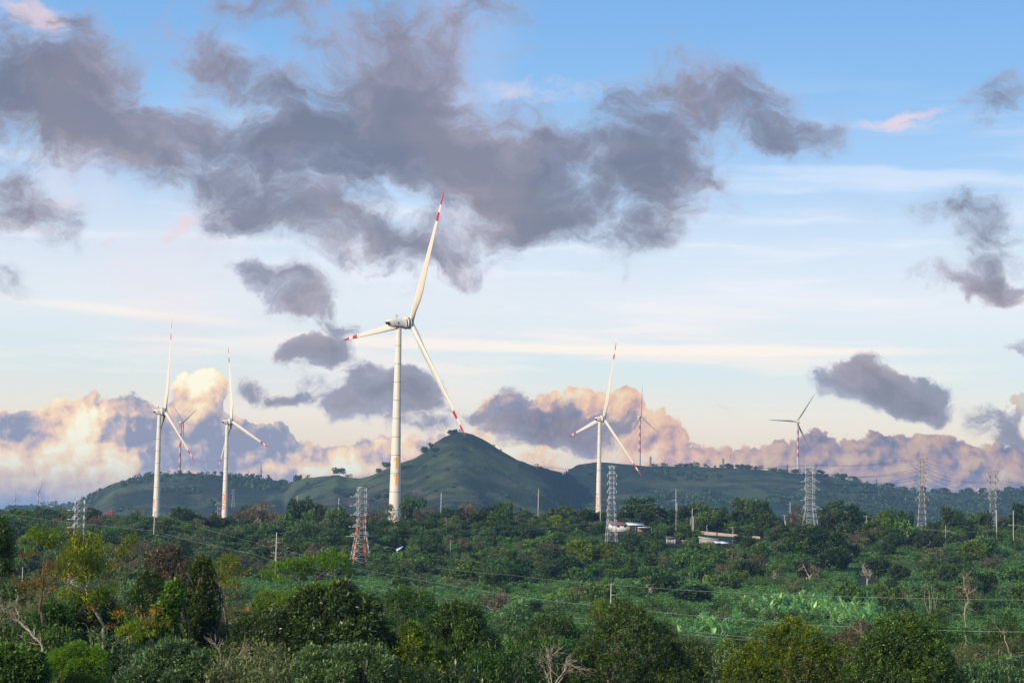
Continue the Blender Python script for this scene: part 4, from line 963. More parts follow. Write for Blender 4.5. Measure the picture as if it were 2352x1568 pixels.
def random_lobes(r, R, H, z0, n, flat=1.0, sub=0.5):
    """a crown of radius R, height H, bottom at z0, out of n overlapping clumps"""
    lobes = [((0, 0, z0+H*.48), (R*.60, R*.60, H*.40))]
    for i in range(n):
        a = i*2.4+r.uniform(-.4, .4); q = r.uniform(.45, 1.0); zz = r.uniform(.15, .88)
        rr = R*q*math.sqrt(max(.1, 1-((zz-.5)*1.7)**2)); s_ = R*sub*r.uniform(.5, 1.25)
        lobes.append(((rr*math.cos(a), rr*math.sin(a), z0+H*zz), (s_, s_, s_*.8*flat)))
    return lobes
def limb(mb, r, a, b, r0, r1, bend=.12, n=6, sides=6):
    a = np.array(a, float); b = np.array(b, float); L_ = np.linalg.norm(b-a)
    t = np.linspace(0, 1, n)[:, None]; off = r.normal(size=3)*L_*bend; off2 = r.normal(size=3)*L_*bend*.5
    p = a+(b-a)*t + off*np.sin(t*np.pi)+off2*np.sin(t*2*np.pi)
    mb.tube(p, np.linspace(r0, r1, n), sides, cap=False); return p
def grow(mb, r, p, d, L_, rad, depth, split=3, ang=.55, gnarl=.25, tips=None, up=.15, shrink=.72):
    """recursive bare branches"""
    n = 5; pts = [p]; dd = d
    for i in range(n-1):
        dd = unit(dd+r.normal(size=3)*gnarl*.5+np.array([0, 0, up*.3])); pts.append(pts[-1]+dd*L_/(n-1))
    mb.tube(np.array(pts), np.linspace(rad, rad*.62, n), 5 if rad < .08 else 7, cap=False)
    if depth == 0:
        if tips is not None: tips.append((pts[-1], dd))
        return
    if tips is not None and depth <= 1: tips.append((pts[-1], dd))
    for k in range(split):
        q = r.integers(2, n) if k else n-1
        nd = unit(dd+unit(r.normal(size=3))*ang*1.6+np.array([0, 0, up]))
        grow(mb, r, pts[q], nd, L_*shrink*r.uniform(.75, 1.15), rad*.6, depth-1, split, ang, gnarl, tips, up, shrink)

#            dark..light leaf greens, odd leaves
M['leaf_dark'] = leafmat('dark_evergreen_leaves', (0.008, 0.022, 0.008), (0.120, 0.190, 0.040), (0.22, 0.26, 0.05), .96, trans=.22, var=.3)
M['leaf_mid'] = leafmat('mid_green_leaves', (0.018, 0.048, 0.014), (0.210, 0.330, 0.070), trans=.25, var=.3)
M['leaf_olive'] = leafmat('olive_leaves', (0.045, 0.062, 0.026), (0.270, 0.290, 0.110), trans=.25, var=.25)
M['leaf_brown'] = leafmat('brownish_leaves', (0.060, 0.048, 0.032), (0.250, 0.190, 0.100), trans=.2)
M['leaf_coffee'] = leafmat('coffee_leaves', (0.020, 0.066, 0.018), (0.240, 0.430, 0.110), gloss=.5, rough=.45, var=.25)
M['leaf_bright'] = leafmat('fresh_green_leaves', (0.040, 0.095, 0.012), (0.260, 0.380, 0.045), (0.62, 0.58, 0.05), .90, trans=.35, var=.2)
M['leaf_sun'] = leafmat('yellow_green_leaves', (0.022, 0.052, 0.010), (0.260, 0.320, 0.035), (0.42, 0.40, 0.03), .92, trans=.28, var=.2)
M['leaf_magnolia'] = leafmat('glossy_dark_leaves', (0.008, 0.018, 0.008), (0.140, 0.195, 0.040), (0.38, 0.25, 0.05), .965, gloss=.5, rough=.4, trans=.15, var=.2)
M['leaf_bluish'] = leafmat('grey_green_leaves', (0.018, 0.052, 0.022), (0.230, 0.360, 0.150), gloss=.5, trans=.2, var=.2)
M['leaf_orange'] = leafmat('orange_flower_sprays', (0.36, 0.13, 0.02), (0.60, 0.28, 0.03), var=.2)
M['leaf_rust'] = leafmat('rusty_sprays', (0.22, 0.075, 0.025), (0.42, 0.17, 0.03), var=.2)
M['leaf_feather'] = leafmat('feathery_leaves', (0.050, 0.090, 0.012), (0.300, 0.370, 0.035), trans=.35, var=.2)
M['leaf_banana'] = leafmat('banana_leaves', (0.090, 0.220, 0.060), (0.430, 0.640, 0.230), gloss=.6, rough=.4, trans=.35, var=.15)
M['leaf_lime'] = leafmat('lime_creeper', (0.150, 0.230, 0.050), (0.380, 0.480, 0.120), var=.2)

M['near_dark'] = leafmat('near_evergreen_leaves', (0.006, 0.018, 0.006), (0.165, 0.270, 0.040), (0.30, 0.36, 0.06), .965, power=2.4, trans=.14, var=.1)
M['near_mid'] = leafmat('near_green_leaves', (0.008, 0.026, 0.008), (0.200, 0.350, 0.060), power=2.4, trans=.22, var=.1)
M['near_pale'] = leafmat('near_pale_edged_leaves', (0.010, 0.034, 0.012), (0.330, 0.500, 0.170), power=2.5, gloss=.5, trans=.2, var=.1)
M['near_sun'] = leafmat('near_yellow_green_leaves', (0.012, 0.034, 0.008), (0.330, 0.450, 0.045), (0.52, 0.52, 0.05), .92, power=2.1, trans=.25, var=.1)

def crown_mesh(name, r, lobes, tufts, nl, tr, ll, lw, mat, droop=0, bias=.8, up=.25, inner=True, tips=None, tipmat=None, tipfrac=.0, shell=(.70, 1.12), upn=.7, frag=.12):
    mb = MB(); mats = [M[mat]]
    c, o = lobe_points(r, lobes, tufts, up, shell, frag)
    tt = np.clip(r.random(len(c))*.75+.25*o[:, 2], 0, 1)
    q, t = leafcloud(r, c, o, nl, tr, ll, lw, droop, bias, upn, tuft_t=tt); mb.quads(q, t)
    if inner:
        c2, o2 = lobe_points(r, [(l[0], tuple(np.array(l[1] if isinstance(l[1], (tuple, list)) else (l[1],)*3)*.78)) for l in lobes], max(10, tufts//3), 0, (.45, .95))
        q, t = leafcloud(r, c2, o2, max(3, nl//3), tr*1.3, ll*2.1, lw*2.6, droop, .6); mb.quads(q, t*.35)  # inner leaves tinted darker, painting shade into the gaps of the crown
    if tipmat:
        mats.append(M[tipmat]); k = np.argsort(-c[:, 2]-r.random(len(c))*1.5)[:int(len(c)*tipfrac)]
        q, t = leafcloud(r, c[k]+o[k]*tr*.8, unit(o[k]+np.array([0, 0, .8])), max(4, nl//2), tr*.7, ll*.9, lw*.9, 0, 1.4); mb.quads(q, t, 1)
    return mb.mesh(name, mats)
def trunk_mesh(name, r, lobes, height, rad, mat='bark', limbs=7, fork=.35):
    mb = MB(); f = height*fork
    p = limb(mb, r, (0, 0, -1.0), (r.normal()*.2, r.normal()*.2, f), rad*1.25, rad, .03, 6, 8)
    top = p[-1]
    for k in range(limbs):
        l = lobes[k % len(lobes)]; e = np.array(l[0])+r.normal(size=3)*.3
        q = limb(mb, r, top if k else top, e, rad*.62, rad*.16, .10, 6, 6)
        for j in range(2):
            rr = np.array(l[1] if isinstance(l[1], (tuple, list)) else (l[1],)*3)
            limb(mb, r, q[3], e+unit(r.normal(size=3)+np.array([0, 0, .3]))*rr*.75, rad*.26, rad*.06, .10, 5, 5)
    return mb.mesh(name, [M[mat]])

def variant(kind, seed):
    """mid-distance tree meshes, about 8 m tall at scale 1"""
    r = np.random.default_rng(seed)
    if kind == 'round': R, H, z0, n, fl, tf, nl, tr, ll, lw, mat, dr = 4.2, 6.2, 2.0, 11, 1, 300, 9, .62, .62, .34, 'leaf_dark', 0
    if kind == 'bushy': R, H, z0, n, fl, tf, nl, tr, ll, lw, mat, dr = 3.8, 5.2, 1.0, 10, 1, 270, 9, .6, .62, .34, 'leaf_mid', 0
    if kind == 'tall': R, H, z0, n, fl, tf, nl, tr, ll, lw, mat, dr = 3.0, 8.5, 2.0, 13, 1.1, 300, 9, .6, .6, .32, 'leaf_dark', 0
    if kind == 'wide': R, H, z0, n, fl, tf, nl, tr, ll, lw, mat, dr = 5.2, 3.8, 3.2, 13, .6, 300, 9, .6, .6, .30, 'leaf_mid', 0
    if kind == 'open': R, H, z0, n, fl, tf, nl, tr, ll, lw, mat, dr = 3.6, 6.0, 2.6, 8, .8, 150, 9, .65, .55, .28, 'leaf_olive', 0
    if kind == 'brown': R, H, z0, n, fl, tf, nl, tr, ll, lw, mat, dr = 3.8, 5.0, 2.2, 10, .8, 200, 8, .6, .5, .24, 'leaf_brown', 0
    if kind == 'cone': R, H, z0, n, fl, tf, nl, tr, ll, lw, mat, dr = 2.6, 7.4, 1.2, 0, 1, 260, 9, .5, .55, .28, 'leaf_mid', .3
    if kind == 'light': R, H, z0, n, fl, tf, nl, tr, ll, lw, mat, dr = 3.2, 5.5, 1.2, 9, 1, 230, 9, .6, .55, .30, 'leaf_feather', 0
    if kind == 'cone': lobes = [((0, 0, z0+H*f), (R*(1.05-f), R*(1.05-f), H*.17)) for f in (.1, .25, .42, .58, .74, .88)]
    else: lobes = random_lobes(r, R, H, z0, n, fl, .42)
    if kind in ('open', 'brown', 'wide'):
        lobes = lobes[1:]
    c = crown_mesh(kind+'_crown', r, lobes, tf, nl, tr, ll, lw, mat, dr, inner=kind not in ('open', 'brown'))
    t = trunk_mesh(kind+'_trunk', r, lobes, z0+H, .20, 'bark' if kind not in ('open', 'brown') else 'bark_pale', 7, .38)
    return t, c
VAR = {}
for k_, n_ in (('round', 4), ('bushy', 4), ('tall', 2), ('wide', 2), ('open', 3), ('brown', 2), ('cone', 2), ('light', 2)):
    VAR[k_] = [variant(k_, 100+i*17+len(k_)*3) for i in range(n_)]
def bare_variant(seed, depth=4, L_=2.6, rad=.24, ang=.5, split=3, leaves=0, mat='bark_dead', twigs=True, up=.15):
    r = np.random.default_rng(seed); mb = MB(); tips = []
    grow(mb, r, np.array([0, 0, -.6]), np.array([0, 0, 1.]), L_, rad, depth, split, ang, .25, tips, up)
    t = mb.mesh('bare_branches', [M[mat]]); c = None
    if leaves:
        P_ = np.array([x[0] for x in tips]); D_ = np.array([x[1] for x in tips]); k = r.random(len(P_)) < leaves
        mb = MB(); q, tt = leafcloud(r, P_[k], unit(D_[k]), 8, .4, .5, .22, 0, .6); mb.quads(q, tt); c = mb.mesh('thin_crown', [M['leaf_brown']])
    return t, c
BARE = [bare_variant(5, 4), bare_variant(9, 4, 2.2, .22, .75), bare_variant(12, 3, 3.0, .25, .6, 4), bare_variant(31, 4, 2.0, .2, .8, 3, .5)]

def spawn(name, meshes, loc, rz, sc, label, cat='tree', group=None, crown='crown', sink=0.0):
    s3 = (sc, sc, sc) if not isinstance(sc, tuple) else sc
    o = bpy.data.objects.new(name, None); COL.objects.link(o)
    o.location = (loc[0], loc[1], loc[2]-sink); o.rotation_euler = (0, 0, rz); o.scale = s3; tag(o, label, cat, group)
    for nm, me in (('trunk', meshes[0]), (crown, meshes[1])):
        if me is None: continue
        c = bpy.data.objects.new(nm, me); COL.objects.link(c); c.parent = o
    return o

# landmarks used to say where a tree stands: (picture x, distance, words)
LM = [(176,680,'the far-left pylon'),(258,1500,'the red leaning crane boom'),(358,1750,'the leftmost big turbine'),(516,2070,'the turbine marked 06'),(632,690,'the two-armed pole'),(827,890,'the orange-covered pylon'),(909,1143,'the turbine numbered 11'),
 (1034,900,'the lone slope pole'),(1163,1120,'the short crossarm pole'),(1236,1120,'the tall thin pole'),(1376,2030,'the turbine marked 6'),(1404,1000,'the slender pylon'),(1450,1010,'the farmhouse'),(1541,960,'the gatehouse'),(1627,960,'the green-roofed shed'),
 (1700,980,'the pinkish roadside wall'),(1815,1000,'the twin pole'),(1861,1085,'the broad pylon'),(1990,1010,'the lone crossarm pole'),(2118,1150,'the slim sunlit pylon'),(2281,1400,'the last pylon'),(2328,950,'the thick right pole')]
KW = {'round': ['dark dense round tree', 'evergreen with rounded dark crown', 'heavy dark green tree'], 'bushy': ['mid-green bushy tree', 'full green broadleaf tree', 'rounded green tree'], 'tall': ['tall dark narrow-crowned tree', 'tall upright dark tree'],
      'wide': ['wide low-crowned tree', 'spreading flat-crowned tree'], 'open': ['loose olive tree', 'thin-crowned olive tree'], 'brown': ['brownish thin tree', 'brown half-bare tree'], 'cone': ['small conical green tree', 'pointed green tree'],
      'light': ['pale yellow-green tree', 'light fresh-green tree'], 'bare': ['bare pale-branched tree', 'leafless grey tree']}
_used = {}
def where_label(kind, px, row, vi=0):
    w_ = KW[kind][vi % len(KW[kind])]
    d_, l_ = min((abs(px-l[0]), l[2]) for l in LM)
    zone = 'on the ridge' if row < 1215 else ('on the upper slope' if row < 1265 else ('on the middle slope' if row < 1335 else 'on the lower slope'))
    x0 = [l[0] for l in LM if l[2] == l_][0]; side = 'left of' if px < x0 else 'right of'
    if d_ < 9: side = 'in line with'
    key = (w_, zone, side, l_); _used[key] = _used.get(key, 0)+1
    return key
def finish_labels(items):
    """items: (object, key, picture x, row) - nearest to its landmark first, so that each label points at one tree"""
    by = {}
    for it in items: by.setdefault(it[1], []).append(it)
    ordn = ['', 'second ', 'third ', 'fourth ', 'fifth ', 'sixth ', 'seventh ', 'eighth ', 'ninth ', 'tenth ']
    for key, L_ in by.items():
        w_, zone, side, l_ = key; x0 = [l[0] for l in LM if l[2] == l_][0]
        L_.sort(key=lambda it: abs(it[2]-x0))
        for i, it in enumerate(L_):
            pre = ('nearest ' if len(L_) > 1 else '') if i == 0 else ordn[min(i, 9)]
            it[0]['label'] = f'{pre}{w_} {zone} {side} {l_}' if len(f'{pre}{w_} {zone} {side} {l_}'.split()) <= 16 else f'{pre}{w_} {side} {l_}'

def seen_at(X, Y, Z):
    P_ = np.stack([X, Y, Z], -1); f_ = P_@_F
    return 1176+FPX*(P_@_R)/f_, 784-FPX*(P_@_U)/f_
# ---- mid-distance trees: hand-placed first ----
PLACED = []
def put(kind, px, pyb, hpx, wpx=None, vi=0, label=None, cat='tree', d=None, name=None, dmin=240.0, sink=0.2):
    """a tree whose foot is seen at (px, pyb) and that stands hpx picture-pixels tall"""
    if d is None:
        b = hit(px, pyb, dmin); zt = None
        if 1395 < px < 1515 and pyb < 1216: b = at(px, pyb, 1112); b.z = gz(b.x, b.y); zt = at(px, pyb-hpx, b.y).z
        elif b.y > 1130 or b.y == 1045.0:                       # the line of sight passes over the ridge: stand it on the ridge, keep its top where it is seen
            b = at(px, pyb, 1060+(px*7.3) % 60); b.z = gz(b.x, b.y); zt = at(px, pyb-hpx, b.y).z
    else: b = at(px, pyb, d); b.z = gz(b.x, b.y); zt = None
    Hm = hpx/ppm(b.y) if zt is None else max(zt-b.z, 4.0)
    if kind == 'bare': ms = BARE[vi % 4]; base_h = [7.6, 6.5, 8.0, 6.2][vi % 4]; nm = name or 'bare_tree'
    else: ms = VAR[kind][vi % len(VAR[kind])]; base_h = {'round': 8.6, 'bushy': 6.6, 'tall': 11.0, 'wide': 7.2, 'open': 8.8, 'brown': 7.4, 'cone': 8.6, 'light': 7.0}[kind]; nm = name or {'round': 'evergreen_tree', 'bushy': 'broadleaf_tree', 'tall': 'tall_tree', 'wide': 'spreading_tree', 'open': 'olive_tree', 'brown': 'dry_tree', 'cone': 'conical_tree', 'light': 'pale_tree'}[kind]
    if nm == 'olive_tree': nm = 'thin_crowned_tree'
    s = Hm/base_h; sx = s
    if wpx:
        base_w = {'round': 8.8, 'bushy': 8.2, 'tall': 6.4, 'wide': 10.8, 'open': 7.6, 'brown': 8.0, 'cone': 5.2, 'light': 7.0, 'bare': 7.0}[kind]
        sx = wpx/ppm(b.y)/base_w
    o = spawn(nm, ms, b, rng.uniform(0, 6.28), (sx, sx, s), label, cat, 'trees on the ridge and slope', sink=sink)
    if kind == 'bare' and ms[1] is None: pass
    if label is None: PLACED.append((o, where_label(kind, px, pyb, vi), px, pyb))
    else: PLACED.append((o, None, px, pyb))
    return o
HAND = [('round',690,1215,72,62,0,'tall very dark double-topped tree with pale trunk, tallest left of the orange-covered pylon'),('round',728,1208,48,50,1,None),('round',760,1206,36,40,2,None),('tall',667,1212,38,24,0,None),
 ('brown',590,1222,68,86,0,'broad brown half-bare tree with twisted pale trunks right of the turbine marked 06'),('bare',598,1226,50,50,0,None),('brown',552,1215,40,50,1,None),('brown',640,1225,45,50,1,None),
 ('round',430,1225,55,80,1,None),('round',490,1222,50,30,2,None),('open',403,1218,45,40,0,None),('bushy',375,1232,40,50,1,None),('open',455,1232,40,40,1,None),('round',520,1222,36,40,3,None),
 ('wide',945,1200,52,60,0,'layered dark spreading tree directly right of the foot of turbine 11'),('round',932,1196,44,28,3,None),('open',885,1200,48,40,2,None),('bare',902,1198,36,44,1,None),
 ('brown',1073,1205,54,40,0,None),('round',1048,1212,46,60,0,None),('round',1110,1214,46,60,1,None),('bushy',1010,1215,36,50,2,None),('bushy',1150,1215,44,60,0,None),('wide',1160,1198,42,36,1,None),
 ('bushy',1205,1213,42,50,3,None),('round',1275,1212,48,50,2,None),('bushy',1300,1208,44,44,1,None),('round',1345,1206,40,40,3,None),('open',1255,1210,40,40,0,None),
 ('round',1468,1205,66,62,0,'tall dark round-headed tree behind the farmhouse, highest right of the slender pylon'),('open',1488,1206,46,30,1,None),('round',1440,1208,46,46,1,None),('bushy',1510,1208,40,50,2,None),
 ('round',1570,1215,54,60,3,None),('bushy',1610,1212,60,66,0,None),('round',1650,1212,52,50,2,None),('wide',1730,1222,70,96,1,'big spreading dark-olive tree on the ridge between roadside wall and twin pole'),('round',1700,1224,50,60,1,None),('bushy',1763,1224,44,60,2,None),
 ('bare',1800,1218,44,80,3,None),('brown',1825,1210,46,40,0,None),('round',1905,1218,46,50,1,None),('open',1925,1214,52,60,2,None),('round',1880,1290,84,112,0,'large dark evergreen in front of the foot of the broad pylon'),('round',1905,1320,80,70,2,None),
 ('bushy',2085,1260,60,70,1,None),('round',2060,1262,50,40,0,None),('round',2160,1245,40,60,2,None),('round',2200,1212,38,30,1,None),('bushy',2235,1214,36,40,3,None),('round',2260,1210,38,36,3,None),
 ('tall',2340,1212,60,30,1,None),('round',2330,1222,40,50,1,None),
 ('bare',1992,1345,72,84,1,'large pale bare tree with fanned branches alone in the right-hand field'),('round',2012,1332,56,60,3,'dark leafy tree right behind the fanned bare tree'),
 ('bare',1862,1340,84,90,3,'pale-branched thin tree in front of the large dark evergreen'),('bare',1775,1345,50,36,2,None),('bare',2022,1258,26,26,0,None),('bare',2122,1254,26,26,1,None),
 ('brown',1965,1262,40,64,0,'round brown bush-like tree right of the large dark evergreen'),('brown',1920,1252,22,30,1,None),('brown',2275,1272,20,28,1,None),
 ('brown',1257,1292,50,62,0,'reddish-brown round tree in the middle of the slope'),('open',1190,1292,34,30,1,None),('light',955,1284,34,40,0,'pale yellowish bushy tree right of the small tilted blue-white roof'),('open',1028,1230,44,46,2,None),
 ('bare',716,1276,30,30,0,'small bare white-grey tree above the bright green flat-topped tree'),('bare',748,1228,24,36,2,None),('bare',1048,1212,28,30,2,None),
 ('round',905,1310,40,50,0,None),('bushy',935,1322,50,70,1,None),('round',965,1328,44,50,2,None),('bushy',880,1312,36,40,3,None),('bushy',1075,1345,64,90,2,'large grey-green tree low on the slope under the peak'),('open',1100,1344,50,40,0,None),
 ('bushy',1420,1300,34,50,0,None),('round',1435,1290,30,50,2,None),('round',1405,1265,22,30,1,None),('brown',1415,1276,22,26,0,None),('cone',1535,1226,34,30,1,None),('cone',1562,1232,24,22,0,None),('light',1600,1240,22,20,1,None),
 ('cone',1722,1268,28,30,1,None),('round',1705,1256,34,46,0,'dark round tree right of the blue-white sheet roofs'),('open',1620,1270,26,36,1,None),('bushy',1640,1300,44,60,1,None),
 ('bushy',2150,1330,44,50,1,None),('round',2205,1315,40,44,0,None),('brown',2275,1315,40,50,0,None),('bushy',2330,1345,50,60,2,None),('open',2218,1412,92,60,2,None),('bushy',2225,1385,60,56,0,None),('bushy',2165,1420,60,60,0,None),('bushy',2345,1400,60,70,3,None),('round',2045,1365,32,40,1,None),('bushy',2115,1385,44,50,2,None),
 ('wide',1380,1400,60,80,0,None),('open',1330,1390,50,60,1,None),('bushy',1465,1380,40,60,3,None),('round',1590,1395,50,80,1,None),('open',1500,1372,46,40,0,None),('bare',1478,1380,56,40,2,'bare bush of upright pale stems in the lower slope'),
 ('bare',1416,1408,40,14,0,None),('light',1700,1345,36,40,0,None),('open',1820,1370,40,40,2,None)]
for h_ in HAND: put(h_[0], h_[1], h_[2], h_[3], h_[4], h_[5], h_[6])

# ---- scattered mid-distance trees ----
def clear_of(px, py, hpx):
    # keep the view open to the things the photograph shows
    boxes = [(1400,1494,1199,1240),(1526,1570,1229,1258),(1600,1675,1219,1260),(1676,1750,1219,1250),(896,928,1197,1205),(909,925,1255,1270),(805,850,1205,1302),(1392,1416,1206,1250),(1836,1858,1200,1230),(2105,2135,1200,1216),(150,200,1200,1350),(345,358,1205,1278),(627,637,1225,1325),(1029,1039,1240,1286),(1985,1996,1186,1232),(2320,2338,1200,1256),(1797,1822,1185,1230),(1678,1688,1212,1246),(1955,2030,1300,1345),(355,362,1190,1204),(893,926,1180,1192),(505,525,1185,1196),(1365,1385,1150,1164),(1548,1558,1150,1192)]
    for (x0, x1, y0, y1) in boxes:
        if x0-hpx*.35 < px < x1+hpx*.35 and py-hpx < y1 and py > y0 and py > y1-2: return False
    return True
VIEW = [(1400,1496,1198,1219,1083),(1526,1556,1230,1247,1025),(1603,1652,1232,1246,1032),(1636,1676,1242,1253,1022),(1608,1750,1219,1234,1071),(898,928,1198,1205,1045),(909,925,1255,1267,964),(246,272,1182,1203,1500),(893,925,1150,1184,1143),(349,368,1150,1198,1750),(505,524,1130,1190,2070),(1367,1385,1130,1163,2030),
 (808,848,1180,1297,881),(1392,1416,1100,1247,1000),(1838,1860,1150,1222,1060),(2106,2131,1100,1210,1150),(2268,2296,1100,1196,1400),(162,198,1150,1335,690),(1548,1558,1122,1186,1045),(1587,1595,1166,1192,1045),(1799,1807,1182,1222,1020),(1811,1820,1153,1225,1020),(1986,1995,1184,1228,1010),(2322,2334,1172,1248,950),(1680,1686,1209,1240,1015),(1029,1039,1240,1281,900),(347,356,1180,1270,745),(628,637,1222,1320,690),(1232,1240,1125,1165,1120),(1009,1016,1133,1160,1120),(1966,2022,1262,1335,790),(484,520,1182,1198,1700)]
def blocks(b, h, wd=3.0):
    u, vb = seen_at(np.array([b[0]]), np.array([b[1]]), np.array([b[2]])); _, vt = seen_at(np.array([b[0]]), np.array([b[1]]), np.array([b[2]+h])); u, vb, vt = u[0], vb[0], vt[0]; wp_ = wd*FPX/b[1]
    return any(b[1] < D_+2 and u+wp_ > x0 and u-wp_ < x1 and vt < y1 and vb > y0 for (x0, x1, y0, y1, D_) in VIEW)
rs = np.random.default_rng(44)
kinds = ['round', 'bushy', 'tall', 'wide', 'open', 'brown', 'cone', 'light', 'bare']
cnt = 0; tries = 0; GRID = [(p[2], p[3]) for p in PLACED]
while cnt < 205 and tries < 20000:
    tries += 1
    px = rs.uniform(-20, 2372); u = rs.random()
    if u < .50: row = rs.uniform(1200, 1262)
    elif u < .85: row = rs.uniform(1262, 1335)
    else: row = rs.uniform(1335, 1430)
    dens = 1.0
    if row > 1262 and px > 1880: dens = .25
    if row > 1262 and 1050 < px < 1250: dens = .6
    if row > 1335: dens = .5 if px < 1700 else .3
    if rs.random() > dens: continue
    hpx = rs.uniform(26, 46)*(1.12 if row < 1265 else 1.3 if row < 1335 else 1.5)
    if any(abs(px-a)*1.0+abs(row-b)*1.6 < 19 for a, b in GRID): continue
    bb = hit(px, row, 240)
    if bb.y == 1045.0: bb = at(px, row, 1060+(px*7.3) % 60); bb.z = gz(bb.x, bb.y)
    if blocks(bb, hpx/ppm(bb.y)*1.05, hpx*.55/ppm(bb.y)): continue
    kd = rs.choice(kinds, p=[.30, .29, .05, .07, .11, .06, .04, .07, .01])
    put(kd, px, row, hpx, hpx*rs.uniform(.95, 1.35)*(.6 if kd in ('tall', 'cone') else 1), int(rs.integers(0, 4)))
    GRID.append((px, row)); cnt += 1

# ---- small silhouettes standing on the far crest ----
crest_t = [('round',684,1100,22,18,0,'dark round tree standing in the dip of the near hill crest, left of its hilltop'),('round',674,1104,12,9,1,'small dark tree at the left foot of the dark crest tree'),('open',706,1100,11,10,0,'small thin tree on the crest right of the dark crest tree'),('wide',779,1096,16,28,0,'low spreading tree against the glowing cloud on the near crest'),
 ('brown',800,1099,9,18,0,'brown scrub on the crest right of the low spreading tree'),('round',620,1102,8,9,2,'small dark bush on the crest left of the dark crest tree'),('bushy',870,1089,10,12,0,'small tree on the crest left of turbine 11'),('wide',888,1076,14,22,1,'flat-topped tree on the crest just left of turbine 11'),
 ('round',975,1040,15,17,0,'dark round tree on the left shoulder of the peak'),('bushy',990,1030,10,14,1,'small bush above the dark round tree on the left shoulder of the peak'),('round',1035,999,12,14,1,'left of the small trees at the very top of the peak'),('round',1046,995,12,12,2,'middle one of the small trees at the very top of the peak'),('open',1058,993,12,10,0,'right of the small trees at the very top of the peak'),
 ('open',1150,1032,7,8,0,'lower small tree on the right slope of the peak'),('brown',1133,1022,7,10,0,'small brown bush on the right slope of the peak'),('open',1233,1073,12,11,1,'thin pale tree in the saddle right of the peak'),('round',1241,1075,7,9,1,'small dark bush in the saddle beside the thin pale tree'),
 ('round',346,1094,9,9,1,'small tree on the left hill crest just left of the leftmost large turbine'),('round',427,1087,8,10,0,'small tree on the crest right of the foot of the red-banded hilltop turbine'),('wide',497,1091,5,9,0,'tiny tree on the left hill crest left of the turbine marked 06'),
 ('round',265,1110,9,10,0,'upper dark bush on the left slope of the left hill'),('open',254,1117,11,9,0,'pale thin tree on the left slope of the left hill'),('bushy',277,1103,8,10,1,'dark bush pair on the left shoulder of the left hill'),
 ('bushy',1587,1073,10,16,0,'largest tree of the clump on the right ridge crest'),('open',1597,1073,13,10,0,'thin tall tree right in the clump on the right ridge crest'),('round',1574,1073,8,14,1,'low dark tree left in the clump on the right ridge crest'),('bushy',1556,1073,7,12,2,'small bush left of the clump on the right ridge crest'),
 ('tall',1934,1099,14,9,0,'pointed dark tree on the right crest, right of the broad pylon top'),('round',1893,1092,12,18,0,'dark tree clump on the right crest just right of the broad pylon'),('round',1870,1090,9,14,1,'dark tree on the right crest behind the broad pylon'),('open',1975,1108,11,16,1,'thin tree on the falling right crest'),('open',2000,1114,8,10,0,'small thin tree on the falling right crest'),
 ('open',2238,1130,11,9,0,'pale round tree on the crest left of the distant red-roofed house'),('round',2268,1128,10,10,2,'dark tree beside the distant red-roofed house'),('bushy',2215,1132,8,14,1,'dark bush on the crest left of the pale round tree')]
for (k_, x, y, h_, w_, vi, lab) in crest_t:
    cd = float(crest((x-1176)/FPX)[1]); put(k_, x, y, h_*1.15, w_*1.0, vi, lab, d=cd-10, sink=2.0)
finish_labels([p for p in PLACED if p[1] is not None])

# ---- distant woodland on the hills: one mass ----
def woods():
    r = np.random.default_rng(3); N = 26000
    az = r.uniform(-.30, .30, N); tn, cd = crest(az); t = r.random(N)
    rr = 2500+(cd-2500)*t**.8
    X = rr*np.sin(az); Y = rr*np.cos(az); px = 1176+az*FPX
    cover = fbm(X/330.0, Y/330.0, 4, 77)*1.5 + fbm(X/70.0, Y/70.0, 2, 78)*.5
    cover = cover + np.interp(px, [-300, 150, 260, 600, 700, 900, 1000, 1250, 1500, 1750, 1850, 2000, 2400], [.5, .35, .02, .05, -.02, -.02, -.02, -.02, .03, .07, .24, .40, .45]) + np.where(t < .2, .15, 0)
    cover = cover + np.where((t > .985) & ((px > 1500) | (px < 240)), .6, 0)
    k = cover > .10; X, Y, rr = X[k], Y[k], rr[k]; n = len(X); Z = ground_z(X, Y)
    s = r.uniform(1.8, 6.0, n)*np.interp(rr, [2500, 5000], [.8, 1.1])*np.interp(px[k], [700, 900, 1300, 1500], [1, .62, .62, 1]); m = 16
    c = np.repeat(np.stack([X, Y, Z+s*.8], 1), m, 0); S = np.repeat(s, m)[:, None]
    d = unit(r.normal(size=(n*m, 3))+np.array([0, 0, .35])); p = c+d*S*np.array([1, 1, .85])*r.uniform(.6, 1, (n*m, 1))
    a = unit(np.cross(d, r.normal(size=(n*m, 3)))); b = np.cross(d, a); w_ = S*.42
    q = np.stack([p-a*w_, p-b*w_*.8+d*w_*.3, p+a*w_, p+b*w_*.8-d*w_*.2], 1)
    mb = MB(); mb.quads(q, np.clip(np.repeat(r.random(n), m)*.7+r.random(n*m)*.3, 0, 1))
    o = mb.obj('hillside_woods', M['leaf_dark']); tag(o, 'far-off dark woodland and scrub scattered over the hillsides', 'woods', kind='stuff')
woods()
